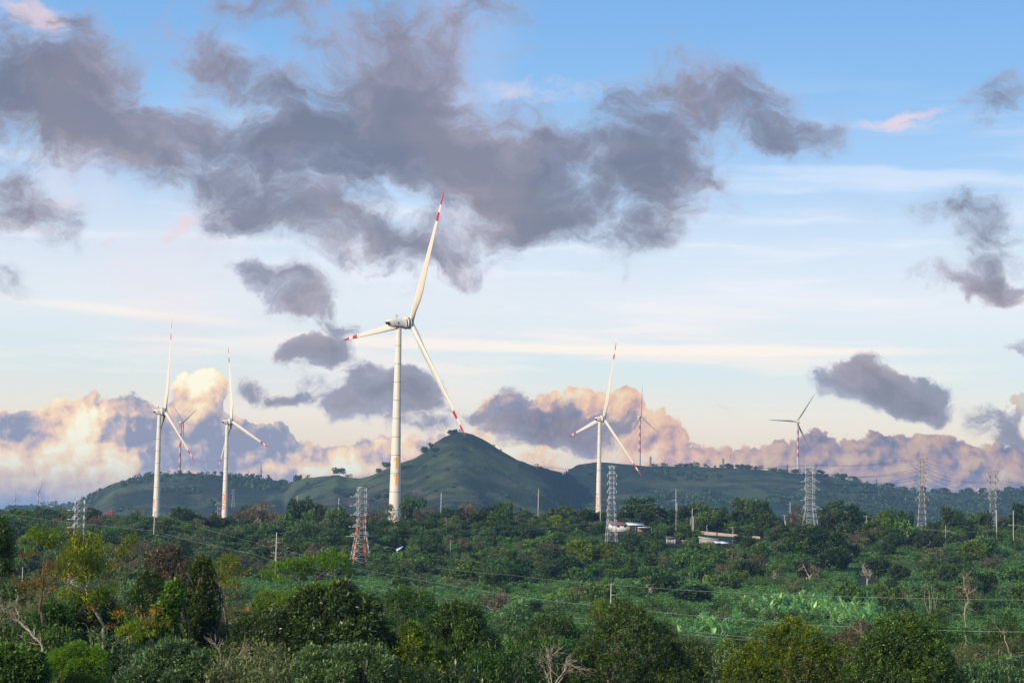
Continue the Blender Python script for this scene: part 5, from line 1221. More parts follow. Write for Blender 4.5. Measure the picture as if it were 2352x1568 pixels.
# crest trees to break the outline on the wooded far ridges
rc = np.random.default_rng(71); ncrest = 0
for x in list(rc.uniform(10, 235, 16))+list(rc.uniform(1640, 1840, 12))+list(rc.uniform(1850, 2352, 40)):
    tn, cd = crest((x-1176)/FPX); y0 = 784+0; kd = rc.choice(['round', 'bushy', 'open']); h_ = rc.uniform(5, 11)
    a_ = (x-1176)/FPX; X, Y = float(cd)*math.sin(a_), float(cd)*math.cos(a_); s = h_/ppm(cd)/8.0*1.2
    lb = 'small dark tree among many along the wooded crest ' + ('at the far left' if x < 300 else 'left of the broad pylon' if x < 1860 else 'between the broad and the slim pylon' if x < 2118 else 'right of the slim sunlit pylon')
    spawn('crest_tree', VAR[kd][int(rc.integers(0, 2))], (X, Y, gz(X, Y)), rc.uniform(0, 6), (s*1.2, s*1.2, s), lb, 'tree', 'small trees along the wooded crest '+('far left' if x < 300 else 'centre right' if x < 1860 else 'right' if x < 2118 else 'far right'), sink=2.4)

rc = np.random.default_rng(91); k_ = 0
while k_ < 46:
    x = rc.uniform(700, 1500); y0 = float(np.interp(x, _cx, [c[1] for c in CREST])); y = rc.uniform(y0+12, 1160)
    b = hit(x, y, 2600); kd = rc.choice(['round', 'bushy', 'round']); s_ = rc.uniform(.45, 1.25); k_ += 1
    if b.y < 2500: continue
    side = 'left flank of the peak' if x < 1050 else 'right flank of the peak' if x < 1290 else 'slope below the middle red-banded turbine'
    spawn('hillside_tree', VAR[kd][int(rc.integers(0, 2))], b, rc.uniform(0, 6), (s_*1.25, s_*1.25, s_), 'one of the small dark trees scattered on the '+side, 'tree', 'scattered trees on the '+side, sink=1.8)

# ---- coffee bushes and undergrowth: masses nobody could count, instanced from a few bushes ----
def bush_mesh(name, seed, mat, R=1.7, H=1.7, tufts=34, nl=7, ll=.42, lw=.22, layered=True):
    r = np.random.default_rng(seed); n = tufts
    a = r.uniform(0, 6.28, n); q = r.random(n)**.6; z = H*(1-q**2*.55)*r.uniform(.55, 1.05, n)
    c = np.stack([R*q*np.cos(a), R*q*np.sin(a), z], 1); o = unit(np.stack([np.cos(a)*q, np.sin(a)*q, np.full(n, .35)], 1))
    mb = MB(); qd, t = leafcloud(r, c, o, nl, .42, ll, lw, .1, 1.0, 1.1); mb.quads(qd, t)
    c2 = c*np.array([.6, .6, .55]); qd, t = leafcloud(r, c2[::2], o[::2], 3, .4, ll*1.8, lw*2.2); mb.quads(qd, t*.3)  # leaves inside the bush tinted darker, shade put into their colour
    me = mb.mesh(name, [M[mat]]); return bpy.data.objects.new(name, me)
def scatter(name, label, cat, pts, sources, smin, smax, seed):
    src = bpy.data.collections.new(name+'_sources')
    for s in sources: src.objects.link(s)
    me = bpy.data.meshes.new(name); me.vertices.add(len(pts)); me.vertices.foreach_set('co', np.asarray(pts, np.float32).ravel()); me.update()
    o = bpy.data.objects.new(name, me); COL.objects.link(o); tag(o, label, cat, kind='stuff')
    ng = bpy.data.node_groups.new(name, 'GeometryNodeTree'); ng.interface.new_socket('Geometry', in_out='INPUT', socket_type='NodeSocketGeometry'); ng.interface.new_socket('Geometry', in_out='OUTPUT', socket_type='NodeSocketGeometry')
    gi = ng.nodes.new('NodeGroupInput'); go = ng.nodes.new('NodeGroupOutput')
    ip = ng.nodes.new('GeometryNodeInstanceOnPoints'); ci = ng.nodes.new('GeometryNodeCollectionInfo'); ci.inputs['Collection'].default_value = src
    ci.inputs['Separate Children'].default_value = True; ci.inputs['Reset Children'].default_value = True
    rr = ng.nodes.new('FunctionNodeRandomValue'); rr.data_type = 'FLOAT_VECTOR'; rr.inputs[0].default_value = (0, 0, 0); rr.inputs[1].default_value = (.15, .15, 6.28); rr.inputs['Seed'].default_value = seed
    rs_ = ng.nodes.new('FunctionNodeRandomValue'); rs_.data_type = 'FLOAT'; rs_.inputs[2].default_value = smin; rs_.inputs[3].default_value = smax; rs_.inputs['Seed'].default_value = seed+1
    ip.inputs['Pick Instance'].default_value = True
    L_ = ng.links.new; L_(gi.outputs[0], ip.inputs['Points']); L_(ci.outputs[0], ip.inputs['Instance']); L_(rr.outputs[0], ip.inputs['Rotation']); L_(rs_.outputs[1], ip.inputs['Scale']); L_(ip.outputs[0], go.inputs[0])
    md = o.modifiers.new('scatter', 'NODES'); md.node_group = ng; return o
CLEAR = [(1394,1498,1195,1246),(1524,1574,1228,1264),(1598,1678,1225,1270),(1676,1752,1215,1252),(894,930,1197,1212),(906,928,1255,1278),(808,848,1280,1312),(1392,1416,1240,1262),(166,204,1320,1365),(2072,2084,1358,1378),(1963,2024,1320,1350)]
def field_points(d0, d1, step, jit, keep, seed, lat=.30, rowk=1.0):
    r = np.random.default_rng(seed); P_ = []
    ys = np.arange(d0, d1, step*rowk)
    for y in ys:
        x = np.arange(-lat*y-10, lat*y+10, step); x = x+r.normal(size=len(x))*jit; yy = y+r.normal(size=len(x))*jit+.10*x
        P_.append(np.stack([x, yy], 1))
    P_ = np.concatenate(P_); P_ = P_[(P_[:, 1] > d0-20) & (P_[:, 1] < d1+20)]; P_ = P_[r.random(len(P_)) < keep(P_[:, 0], P_[:, 1])]
    Z = ground_z(P_[:, 0], P_[:, 1]); u, v = seen_at(P_[:, 0], P_[:, 1], Z); k = np.ones(len(P_), bool)
    for (x0, x1, y0, y1) in CLEAR: k &= ~((u > x0) & (u < x1) & (v > y0) & (v < y1+4))
    for (x0, x1, y0, y1, D_) in VIEW[:7]:
        vt = v-3.6*FPX/P_[:, 1]; k &= ~((P_[:, 1] < D_+2) & (u > x0-12) & (u < x1+12) & (vt < y1) & (v > y0))
    return np.column_stack([P_, Z])[k]
def picture_forest(n, seed):
    r = np.random.default_rng(seed); P_ = []
    while len(P_) < n:
        px = r.uniform(-60, 2410); row = r.uniform(1196, 1345)
        dens = 1.0 if row < 1250 else (.95 if px < 1050 else .75 if px < 1750 else .22)
        if row > 1300: dens *= .7
        if row > 1322: dens *= .6
        if 1880 < px and row > 1240: dens *= .45
        if r.random() > dens: continue
        b = hit(px, row, 240, 1150)
        if b.y > 1130 or b.y == 1045.0: b = at(px, row, r.uniform(1040, 1120)); b.z = gz(b.x, b.y)
        if blocks(b, 8.0, 3.6): continue
        P_.append((b.x, b.y, b.z-.3))
    return np.array(P_)
fsrc = []
for k_ in ('round', 'bushy', 'round', 'bushy', 'open', 'wide'):
    for v_ in VAR[k_][:2]: fsrc.append(bpy.data.objects.new('woods_crown', v_[1]))
scatter('slope_woods', 'closed canopy of smaller trees covering the ridge and upper slope', 'woods', picture_forest(1050, 50), fsrc, .55, 1.05, 21)
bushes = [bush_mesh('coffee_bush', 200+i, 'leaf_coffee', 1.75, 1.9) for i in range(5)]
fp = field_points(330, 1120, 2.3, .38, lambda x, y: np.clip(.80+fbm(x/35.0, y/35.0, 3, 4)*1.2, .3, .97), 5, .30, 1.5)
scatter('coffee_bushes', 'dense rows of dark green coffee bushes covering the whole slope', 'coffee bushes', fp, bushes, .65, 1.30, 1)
und = [bush_mesh('undergrowth', 300+i, m, 2.3, 3.4, 46, 7, .42, .2) for i, m in enumerate(['leaf_mid', 'leaf_dark', 'leaf_olive', 'leaf_dark', 'leaf_mid'])]
fp = field_points(150, 345, 3.1, .9, lambda x, y: .9+0*x, 6, .33)
fp2 = field_points(1040, 1320, 4.2, 1.2, lambda x, y: .8+0*x, 7)
fp3 = field_points(560, 1060, 6.5, 2.2, lambda x, y: np.clip((fbm(x/60.0, y/60.0, 3, 9)+.12)*5, .0, .7)*np.where((x/y > .15) & (y < 930), .35, 1), 8)
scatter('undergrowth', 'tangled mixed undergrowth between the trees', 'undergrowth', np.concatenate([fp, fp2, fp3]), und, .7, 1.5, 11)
# ------------------------------------------------------------------ near trees, each shaped on its own
NEARG = 'trees in the foreground'
def hero(name, label, px, top, d, lobes_px, leaf, tufts, nl, tr, ll, lw, droop=0, bias=.8, up=.25, upn=.7, trunk='bark', rad=.22, limbs=8, tip=None, tipfrac=0, seed=1, shell=(.72, 1.05), inner=True, sub=None, x0=None, extra=None):
    r = np.random.default_rng(seed)
    b = at(px, top, d); zt = b.z; g0 = gz(b.x, b.y); b.z = g0; k = 1/ppm(d)
    H = zt-g0; lobes = []
    for L_ in lobes_px:
        dx, dy, rx, ry = L_[:4]; dd = L_[4] if len(L_) > 4 else 0.0
        c = np.array([dx*k, dd, H-(dy*k)]); lobes.append((tuple(c), (rx*k, max(rx*k*.9, .5), ry*k)))
        # lumps on the lobe, so that the outline is uneven
        for j in range(sub if sub is not None else 6):
            v = unit(r.normal(size=3)+np.array([0, -.3, .5])); q = r.uniform(.30, .52)
            lobes.append((tuple(c+v*np.array([rx*k, rx*k*.9, ry*k])*.86), (rx*k*q, rx*k*q, ry*k*q)))
    o = empty(name, b, 0, label, 'tree', NEARG)
    t = trunk_mesh('trunk', r, lobes, H, rad, trunk, limbs, .45); to = bpy.data.objects.new('trunk', t); COL.objects.link(to); to.parent = o
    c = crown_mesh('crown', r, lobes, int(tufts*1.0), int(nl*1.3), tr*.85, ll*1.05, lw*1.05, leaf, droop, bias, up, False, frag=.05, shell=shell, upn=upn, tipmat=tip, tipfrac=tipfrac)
    co = bpy.data.objects.new('crown', c); COL.objects.link(co); co.parent = o
    return o
hero('round_evergreen', 'large round dark evergreen at the bottom, right of centre, below the side-armed pole', 1425, 1411, 172, [(10,95,105,95),(-45,150,60,90,-1),(70,140,75,85),(0,190,120,90),(140,150,70,75,1),(190,180,55,60,1)], 'near_dark', 4200, 12, .30, .24, .075, .35, seed=3, sub=9)
hero('yellow_green_tree', 'bushy yellow-green tree with upright shoots at the bottom, left of the orange-brown shrub', 1830, 1424, 165, [(0,60,55,60),(-60,105,50,65,1),(40,110,65,70),(-10,140,85,80),(-115,150,45,60,1)], 'near_sun', 3000, 11, .28, .20, .075, -.2, 1.2, .3, seed=4, sub=8)
hero('broad_evergreen', 'large dark bushy tree at the bottom right, rounded top with lower right shoulder', 2062, 1407, 160, [(10,65,60,62),(45,110,70,75),(-50,120,60,75,-1),(0,150,110,80),(100,160,40,60,1)], 'near_mid', 3400, 11, .30, .22, .09, 0, .9, .3, seed=5, sub=8)
hero('drooping_tree', 'dark tree with hanging narrow leaves at the bottom centre, left of the grey-green shrubs', 1060, 1385, 165, [(0,60,55,58),(-50,95,50,60),(25,115,70,80),(50,150,55,70,-1),(-20,170,70,60)], 'near_dark', 2600, 12, .34, .34, .07, .9, .6, .3, seed=6, sub=7)
hero('magnolia_tree', 'big dark glossy-leaved tree with orange-tinged young shoots at the bottom, left of centre', 785, 1350, 150, [(0,60,58,62),(-60,95,65,75),(45,110,60,75),(-10,140,95,85),(75,150,45,60,1)], 'leaf_magnolia', 2600, 9, .30, .30, .12, -.1, 1.1, .35, tip='leaf_sun', tipfrac=.03, seed=7, sub=8)
hero('glossy_dark_tree', 'very dark dense tree mass left of the glossy tree with orange-tinged shoots', 640, 1400, 150, [(0,70,70,70),(-60,110,60,75,1),(30,140,90,80),(-90,160,50,55,1)], 'leaf_magnolia', 2400, 9, .28, .26, .10, 0, 1.0, .3, seed=8, sub=8)
hero('grey_green_shrub', 'grey-green leafy tree at the bottom edge under the glossy dark tree', 790, 1478, 120, [(0,40,40,34),(-70,52,40,36),(75,60,38,40),(-20,80,70,44),(40,36,26,30)], 'near_pale', 2000, 9, .24, .20, .07, -.2, 1.2, .4, seed=9, sub=6)
hero('yellow_green_shrub', 'bright leafy tree between the glossy dark tree and the drooping dark tree', 950, 1440, 150, [(0,55,45,50),(-40,90,45,50),(40,95,40,55)], 'near_sun', 1300, 10, .3, .24, .10, 0, .9, .3, seed=10, sub=5)
hero('columnar_tree', 'slim dark columnar tree with yellow top at lower left', 464, 1287, 165, [(0,30,22,34),(3,70,30,40),(-2,110,36,45),(2,150,34,45)], 'near_dark', 1500, 10, .24, .22, .08, -.3, 1.0, .3, tip='leaf_sun', tipfrac=.05, seed=11, sub=7)
hero('vine_tree', 'narrow yellow-green tree with large round leaves left of the slim columnar tree', 398, 1342, 160, [(0,26,20,28),(-14,66,26,34),(-28,110,28,36),(-45,150,26,36)], 'near_sun', 800, 8, .3, .32, .24, .4, .7, .3, seed=12, sub=5)
hero('dark_drooping_tree', 'dark drooping-leaved tree at lower left beneath the feathery orange trees', 205, 1368, 155, [(0,50,58,46),(-50,80,45,45),(45,70,40,45,1),(0,120,80,60)], 'near_dark', 2200, 10, .3, .30, .09, .8, .6, .3, seed=13, sub=7)
hero('leafy_tree', 'mid-green leafy tree at the left, left of the dark drooping tree', 118, 1382, 150, [(0,45,40,42),(-30,85,45,50),(20,110,60,55)], 'near_mid', 1500, 10, .3, .28, .10, .5, .7, .3, seed=14, sub=6)
hero('feathery_shrub', 'vivid green feathery tree at the bottom left edge of the frame', 175, 1478, 115, [(0,30,32,28),(-40,56,34,34),(50,50,30,32),(10,70,50,40)], 'leaf_bright', 1800, 12, .22, .13, .035, 0, 1.0, .4, seed=15, sub=6)
hero('broadleaf_shrub', 'leafy green tree in the bottom left corner', 35, 1490, 110, [(0,40,55,38),(30,60,45,40)], 'near_mid', 1300, 9, .26, .24, .11, -.1, 1.1, .3, seed=16, sub=5)
hero('pale_tipped_tree', 'green tree with pale leaf edges at the bottom, left of the very dark mass', 395, 1468, 130, [(0,38,36,36),(-44,75,38,42),(50,68,34,40),(-80,110,40,40),(20,100,60,50)], 'near_pale', 2300, 9, .26, .24, .085, -.1, 1.1, .3, seed=17, sub=6)
hero('grey_olive_shrub', 'greyish olive bush at the bottom right, right of the large dark bushy tree', 2230, 1478, 200, [(0,45,60,40),(-45,75,50,45),(60,80,50,45),(0,110,90,50)], 'leaf_olive', 2400, 9, .34, .20, .06, 0, .9, .3, seed=18, sub=7)
hero('olive_thicket', 'olive-yellow bamboo-like thicket in the bottom right corner', 2330, 1475, 190, [(0,50,45,50),(-30,90,55,55),(20,120,60,50)], 'leaf_olive', 1800, 9, .34, .30, .045, .5, .8, .3, seed=19, sub=6)
hero('orange_brown_shrub', 'orange-brown feathery bush between the yellow-green tree and the big dark tree at bottom', 1985, 1432, 260, [(0,35,42,34),(30,20,26,22),(-50,55,40,30),(-10,70,60,34)], 'leaf_brown', 1500, 9, .4, .26, .09, 0, .8, .3, seed=20, sub=6)
hero('dusky_green_tree', 'dusky grey-green tree at lower centre, behind and right of the drooping tree', 1190, 1392, 250, [(0,50,48,46),(-35,80,40,45),(50,75,45,50),(90,60,40,40,2)], 'near_pale', 1500, 9, .42, .26, .10, 0, .8, .3, seed=21, sub=7)
hero('open_green_tree', 'dark loose-crowned tree at lower centre, left of the round dark evergreen', 1265, 1412, 240, [(0,40,46,38),(-20,75,50,45),(35,80,40,45)], 'near_dark', 1100, 9, .42, .28, .10, 0, .8, .3, seed=22, sub=7)
hero('brownish_tree', 'brown-topped dark tree at lower left above the slim columnar tree', 385, 1250, 230, [(0,35,32,34),(-25,60,30,35),(28,66,32,35),(0,95,48,40)], 'leaf_brown', 900, 9, .42, .28, .11, 0, .8, .3, seed=23, sub=6)
hero('dark_understorey_tree', 'dark green tree at left, between the feathery orange trees and the slim columnar tree', 345, 1318, 190, [(0,45,34,44),(-16,90,40,50),(14,120,42,50)], 'near_dark', 1400, 9, .34, .24, .09, 0, .8, .3, seed=24, sub=6)
hero('dull_green_tree', 'dull green loose tree left of the very dark tree mass', 545, 1395, 185, [(0,40,44,40),(-40,70,40,44),(30,85,46,50)], 'leaf_olive', 1300, 9, .34, .22, .07, 0, .9, .3, seed=25, sub=7)
hero('fresh_green_tree', 'fresh green feathery tree low behind the glossy tree with orange-tinged shoots', 735, 1340, 215, [(0,26,40,26),(-50,44,44,30),(-100,60,46,34),(30,46,36,30)], 'leaf_bright', 1300, 12, .34, .20, .06, .1, 1.0, .5, seed=26, sub=6)
hero('brushy_tree', 'mixed green and yellow tree right of the glossy dark tree', 925, 1356, 240, [(0,40,40,38),(40,55,40,40),(70,75,46,40)], 'near_mid', 1200, 9, .4, .26, .10, 0, .9, .3, tip='leaf_sun', tipfrac=.06, seed=27, sub=6)
hero('small_green_tree', 'small bright green tree in the gap left of the yellow-green tree at bottom', 1672, 1478, 230, [(0,26,26,28),(-30,50,28,30),(24,52,28,30)], 'leaf_bright', 800, 9, .34, .28, .12, .1, .9, .4, seed=28, sub=5)
hero('feathery_treetop', 'small feathery treetop with a few orange sprays just above the round dark evergreen', 1400, 1378, 200, [(-22,16,22,12),(36,20,24,12),(0,34,40,20)], 'leaf_feather', 260, 12, .4, .22, .06, .2, .9, .5, seed=29, sub=3, inner=False, rad=.12)
# flat-topped bright tree with thin forked stems
def layered_tree():
    d = 235; k = 1/ppm(d); b = at(705, 1330, d); g0 = gz(b.x, b.y); b.z = g0
    r = np.random.default_rng(61); o = empty('flat_topped_tree', b, 0, 'bright green flat-topped feathery tree on thin forking stems, lower left of centre', 'tree', NEARG)
    def L(px, py, dd=0): v = at(px, py, d); return np.array([v.x-b.x, dd, v.z-g0])
    mb = MB()
    base1, base2 = np.array([L(700, 1400)[0], 0, -.5]), np.array([L(712, 1400)[0], .4, -.5])
    f1, f2 = L(703, 1372), L(712, 1368)
    stems = [(base1, f1, .16, .12), (f1, L(688, 1335), .11, .09), (L(688, 1335), L(655, 1318), .08, .04), (L(688, 1335), L(690, 1302), .08, .04), (f1, L(660, 1345), .08, .03), (base2, f2, .16, .12), (f2, L(722, 1335), .12, .09), (L(722, 1335), L(748, 1310), .08, .05), (L(748, 1310), L(785, 1300), .06, .02), (L(722, 1335), L(712, 1302), .07, .03), (L(748, 1310), L(757, 1282), .05, .02), (L(655, 1318), L(625, 1325), .04, .02)]
    for a_, c_, r0, r1 in stems: limb(mb, r, a_, c_, r0, r1, .05, 6, 6)
    mb.obj('trunk', M['bark'], o)
    pads = [(640,1302,30,9),(628,1322,24,8),(668,1296,36,12),(700,1292,34,13),(690,1312,30,9),(728,1290,32,13),(752,1278,26,12),(775,1284,28,12),(792,1294,20,12),(760,1298,32,9),(612,1316,14,6),(655,1330,24,7),(765,1268,14,9),(796,1310,12,9)]
    lobes = [(tuple(L(x, y, r.uniform(-1.5, 1.5))), (w_*k*.92, w_*k*.8, h_*k*.62)) for (x, y, w_, h_) in pads]
    co = bpy.data.objects.new('crown', crown_mesh('crown', r, lobes, 330, 15, .36, .36, .10, 'leaf_bright', .15, .8, .5, False, shell=(.3, 1.05), upn=1.4)); COL.objects.link(co); co.parent = o
layered_tree()
# sparse feathery trees with orange and rusty sprays
def sparse_tree(name, label, px, base_row, d, stems, pads, leafmat_='leaf_feather', spray='leaf_orange', sprays=60, seed=1, bark='bark', dens=1.0, sprayzone=None):
    k = 1/ppm(d); b = at(px, base_row, d); g0 = gz(b.x, b.y); b.z = g0; r = np.random.default_rng(seed)
    o = empty(name, b, 0, label, 'tree', NEARG)
    def L(x, y, dd=0): v = at(x, y, d); return np.array([v.x-b.x, dd, v.z-g0])
    mb = MB(); ends = []
    first = True
    for (x0_, y0_, x1_, y1_, r0, r1) in stems:
        a_ = L(x0_, y0_); c_ = L(x1_, y1_, r.uniform(-.8, .8))
        if first: a_ = np.array([a_[0], 0, -.5]) if y0_ >= base_row else a_; first = False
        p = limb(mb, r, a_, c_, r0, r1, .05, 8, 7)
        n_tw = max(2, int(np.linalg.norm(c_-a_)/1.1)) if r1 < .08 else 0
        for j in range(n_tw):
            q = p[r.integers(2, 8)]; e = q+unit(r.normal(size=3)+np.array([0, 0, .7]))*r.uniform(.7, 1.8); limb(mb, r, q, e, r1*.6+.01, .012, .12, 5, 4); ends.append(e)
        ends.append(p[-1])
    mb.obj('trunk', M[bark], o)
    r2 = np.random.default_rng(seed+5); mb = MB()
    if pads:
        lobes = [(tuple(L(x, y, r2.uniform(-1.2, 1.2))), (w_*k, w_*k*.9, h_*k)) for (x, y, w_, h_) in pads]
        n = int(sum(w_*h_ for (_, _, w_, h_) in pads)*.09*dens); c, oo = lobe_points(r2, lobes, n, .3, (.2, 1.05)); q, t = leafcloud(r2, c, oo, 12, .42, .34, .075, .2, .9, 1.2); mb.quads(q, t)
        me = mb.mesh('crown', [M[leafmat_]]); co = bpy.data.objects.new('crown', me); COL.objects.link(co); co.parent = o
    E_ = np.array(ends); mb = MB(); idx = r2.integers(0, len(E_), sprays); c = E_[idx]+r2.normal(size=(sprays, 3))*.35
    if sprayzone:
        zz = [(L(x, y)) for (x, y, w_, h_) in sprayzone for _ in range(int(w_*h_/14))]; ww = [(w_*k, h_*k) for (x, y, w_, h_) in sprayzone for _ in range(int(w_*h_/14))]
        c = np.concatenate([c, np.array([z+np.array([r2.normal()*w_[0]*.5, r2.normal()*.6, r2.normal()*w_[1]*.5]) for z, w_ in zip(zz, ww)])])
    q, t = leafcloud(r2, c, np.tile([0, 0, -.2], (len(c), 1)), 9, .20, .20, .045, .3, .2); mb.quads(q, t)
    so = bpy.data.objects.new('flower_sprays', mb.mesh('sprays', [M[spray]])); COL.objects.link(so); so.parent = o
sparse_tree('feathery_tree', 'tall sparse feathery tree with dark trunk and yellow-green top in front of the left pylon', 243, 1568, 150,
 [(243,1580,240,1440,.15,.12),(240,1440,205,1372,.11,.085),(205,1372,188,1320,.08,.06),(188,1320,192,1270,.05,.03),(188,1320,160,1280,.05,.02),(192,1270,214,1245,.04,.015),(192,1270,180,1236,.04,.015),(205,1372,250,1320,.05,.025),(205,1372,150,1345,.05,.02),(188,1330,232,1300,.05,.02),(243,1480,330,1440,.07,.02),(243,1470,210,1445,.05,.02)],
 [(186,1246,30,10),(168,1262,26,10),(206,1250,24,9),(158,1284,24,9),(192,1278,32,11),(222,1238,20,8),(180,1230,18,7),(176,1304,30,9),(214,1296,24,9),(236,1262,18,8),(150,1306,20,8),(230,1312,22,8),(196,1325,26,8),(215,1370,30,7),(250,1352,26,7),(165,1360,24,7)], 'leaf_feather', 'leaf_orange', 46, 71, 'bark_pale', 1.5, [(150,1325,24,10),(215,1392,26,8),(240,1330,18,7),(120,1350,16,7)])
sparse_tree('feathery_tree', 'sparse feathery tree with orange sprays and bare lower branches left of the left pylon', 100, 1480, 145,
 [(89,1500,91,1405,.12,.10),(91,1405,100,1350,.09,.07),(100,1350,106,1300,.06,.04),(106,1300,112,1250,.04,.015),(91,1405,56,1362,.06,.03),(56,1362,20,1330,.035,.015),(100,1350,140,1310,.05,.02),(140,1310,150,1275,.03,.015),(106,1300,80,1262,.03,.015),(100,1370,130,1345,.04,.02),(56,1362,40,1320,.03,.015)],
 [(95,1226,20,7),(112,1240,24,9),(80,1222,14,6),(130,1224,12,6),(70,1262,10,5)], 'leaf_feather', 'leaf_rust', 70, 72, 'bark', 1.4, [(104,1245,26,7),(70,1275,20,8),(95,1330,34,12),(130,1300,22,10),(60,1340,22,8),(110,1310,20,10)])
sparse_tree('feathery_tree', 'thin feathery tree with yellow tufts between the left pylon and the leftmost large turbine', 300, 1400, 185,
 [(252,1440,258,1400,.10,.08),(258,1400,272,1340,.07,.05),(272,1340,288,1290,.05,.03),(288,1290,300,1250,.03,.015),(272,1340,262,1290,.03,.015),(288,1290,276,1262,.02,.01),(272,1330,310,1310,.03,.01)],
 [(294,1240,16,10),(284,1256,16,9),(268,1276,14,8),(302,1232,10,7),(258,1300,14,7)], 'leaf_sun', 'leaf_orange', 30, 73, 'bark', 1.6, [(276,1268,10,5),(262,1296,14,5),(300,1262,10,4)])
sparse_tree('orange_sprayed_tree', 'slim tree covered with orange and yellow sprays right of the slim columnar tree', 520, 1420, 180,
 [(512,1440,510,1380,.10,.08),(510,1380,516,1330,.07,.05),(516,1330,530,1298,.04,.02),(516,1330,502,1300,.04,.02),(510,1370,545,1345,.04,.02),(545,1345,560,1325,.02,.012),(510,1390,490,1350,.03,.015)],
 [(520,1292,22,12),(504,1306,18,10),(536,1300,14,10),(528,1276,12,7),(498,1325,16,9),(535,1330,18,9)], 'leaf_feather', 'leaf_orange', 46, 74, 'bark', 1.3, [(520,1318,24,10),(536,1340,18,9),(500,1338,14,8),(570,1400,14,7)])
sparse_tree('feathery_tree', 'dark feathery tree cut off by the left edge', 2, 1400, 140,
 [(-12,1440,-8,1330,.14,.10),(-8,1330,2,1270,.08,.05),(2,1270,12,1235,.05,.02),(-8,1330,-30,1280,.06,.03)],
 [(4,1232,20,12),(14,1222,14,9),(-8,1246,24,14),(6,1262,18,10),(-4,1200,14,8),(14,1285,14,8),(4,1306,16,7)], 'leaf_dark', 'leaf_orange', 14, 75, 'bark', 2.4)
sparse_tree('orange_sprayed_tree', 'low tree with scattered orange sprays at lower left below the feathery trees', 330, 1470, 140,
 [(340,1500,336,1450,.08,.06),(336,1450,350,1410,.05,.02),(336,1450,300,1425,.04,.02),(336,1450,372,1430,.04,.015)],
 [(330,1440,34,12),(300,1452,24,10),(360,1430,20,10),(280,1420,22,9)], 'leaf_feather', 'leaf_orange', 30, 76, 'bark', .8, [(300,1445,22,9),(345,1432,22,7),(270,1405,20,8)])
# bare limbs and twiggy shrubs
def bare_near(label, d, stems, seed, twigs=1.0, mat='bark_dead', name='bare_tree', tw=.9):
    x0_, y0_ = stems[0][0], stems[0][1]; b = at(x0_, y0_, d); g0 = gz(b.x, b.y); b.z = g0; r = np.random.default_rng(seed); o = empty(name, b, 0, label, 'tree', NEARG); mb = MB()
    def L(x, y, dd=0): v = at(x, y, d); return np.array([v.x-b.x, dd, v.z-g0])
    mb.tube([(0, 0, -.5), L(x0_, y0_)], [stems[0][4]*1.3, stems[0][4]], 8, cap=False)
    for (xa, ya, xb, yb, r0, r1) in stems:
        p = limb(mb, r, L(xa, ya), L(xb, yb, r.uniform(-.6, .6)), r0, r1, .06, 8, 6)
        for j in range(int(4*twigs)):
            q = p[r.integers(2, 8)]; dr = unit((p[-1]-p[0])/np.linalg.norm(p[-1]-p[0])+r.normal(size=3)*.55); e = q+dr*r.uniform(.4, 1.0)*tw; limb(mb, r, q, e, max(r1, .014)*.8, .008, .1, 5, 4)
            for j2 in range(2): e2 = e+unit(dr+r.normal(size=3)*.6)*.4*tw; limb(mb, r, q*.4+e*.6, e2, .011, .006, .1, 4, 4)
    mb.obj('branches', M[mat], o)
bare_near('pale bare limb leaning left at the left edge of the picture', 135, [(98,1490,70,1450,.075,.06),(70,1450,40,1425,.055,.04),(40,1425,10,1400,.035,.02),(10,1400,-15,1370,.03,.02),(40,1425,30,1395,.03,.012),(10,1400,30,1385,.02,.01),(98,1480,60,1470,.03,.015)], 81)
bare_near('tangle of reddish bare stems at the bottom between dusky shrubs and the round dark evergreen', 165, [(1265,1570,1240,1525,.05,.03),(1268,1570,1262,1505,.05,.02),(1275,1570,1300,1520,.05,.03),(1280,1570,1325,1515,.05,.02),(1240,1525,1215,1500,.025,.01),(1262,1520,1285,1490,.02,.01),(1300,1520,1330,1535,.02,.01),(1250,1560,1205,1530,.03,.01),(1290,1560,1245,1500,.03,.01)], 82, 2.2, 'bark_dead', 'bare_shrub', 1.2)
bare_near('pale twiggy shrub left of the very dark tree mass at the bottom', 135, [(520,1570,505,1520,.03,.02),(522,1570,530,1500,.03,.015),(525,1570,550,1515,.03,.015),(518,1570,480,1530,.03,.012),(530,1520,560,1490,.015,.008),(505,1520,495,1480,.015,.008)], 83, 3, 'bark_pale', 'bare_shrub', .8)
bare_near('bare orange-brown branches beside the orange-brown feathery bush', 255, [(2005,1500,1985,1465,.07,.05),(1985,1465,1960,1440,.05,.02),(1985,1465,1975,1430,.04,.02),(2005,1490,2020,1450,.05,.02),(1990,1480,1950,1470,.04,.015)], 84, 1.5, 'bark_pale')
bare_near('tall pale crooked bare tree at the lower right with stub branches', 330, [(2218,1430,2215,1395,.13,.11),(2215,1395,2217,1355,.10,.07),(2217,1355,2214,1320,.06,.03),(2215,1395,2240,1402,.06,.03),(2217,1355,2195,1345,.05,.03),(2216,1370,2240,1352,.05,.03),(2214,1330,2230,1312,.04,.02)], 85, .8, 'bark_pale')
for (x, t_, lab) in ((2138, 1338, 'left of the two clumps of tall pale bamboo canes at the lower right'), (2148, 1345, 'right of the two clumps of tall pale bamboo canes at the lower right')):
    bare_near(lab, 380, [(x, 1412, x-3, t_+30, .05, .04), (x-3, t_+30, x-8, t_, .035, .015), (x+3, 1412, x+7, t_+10, .045, .02), (x-2, 1412, x-12, t_+6, .045, .02)], 86, .6, 'bark_pale', 'bamboo_clump')
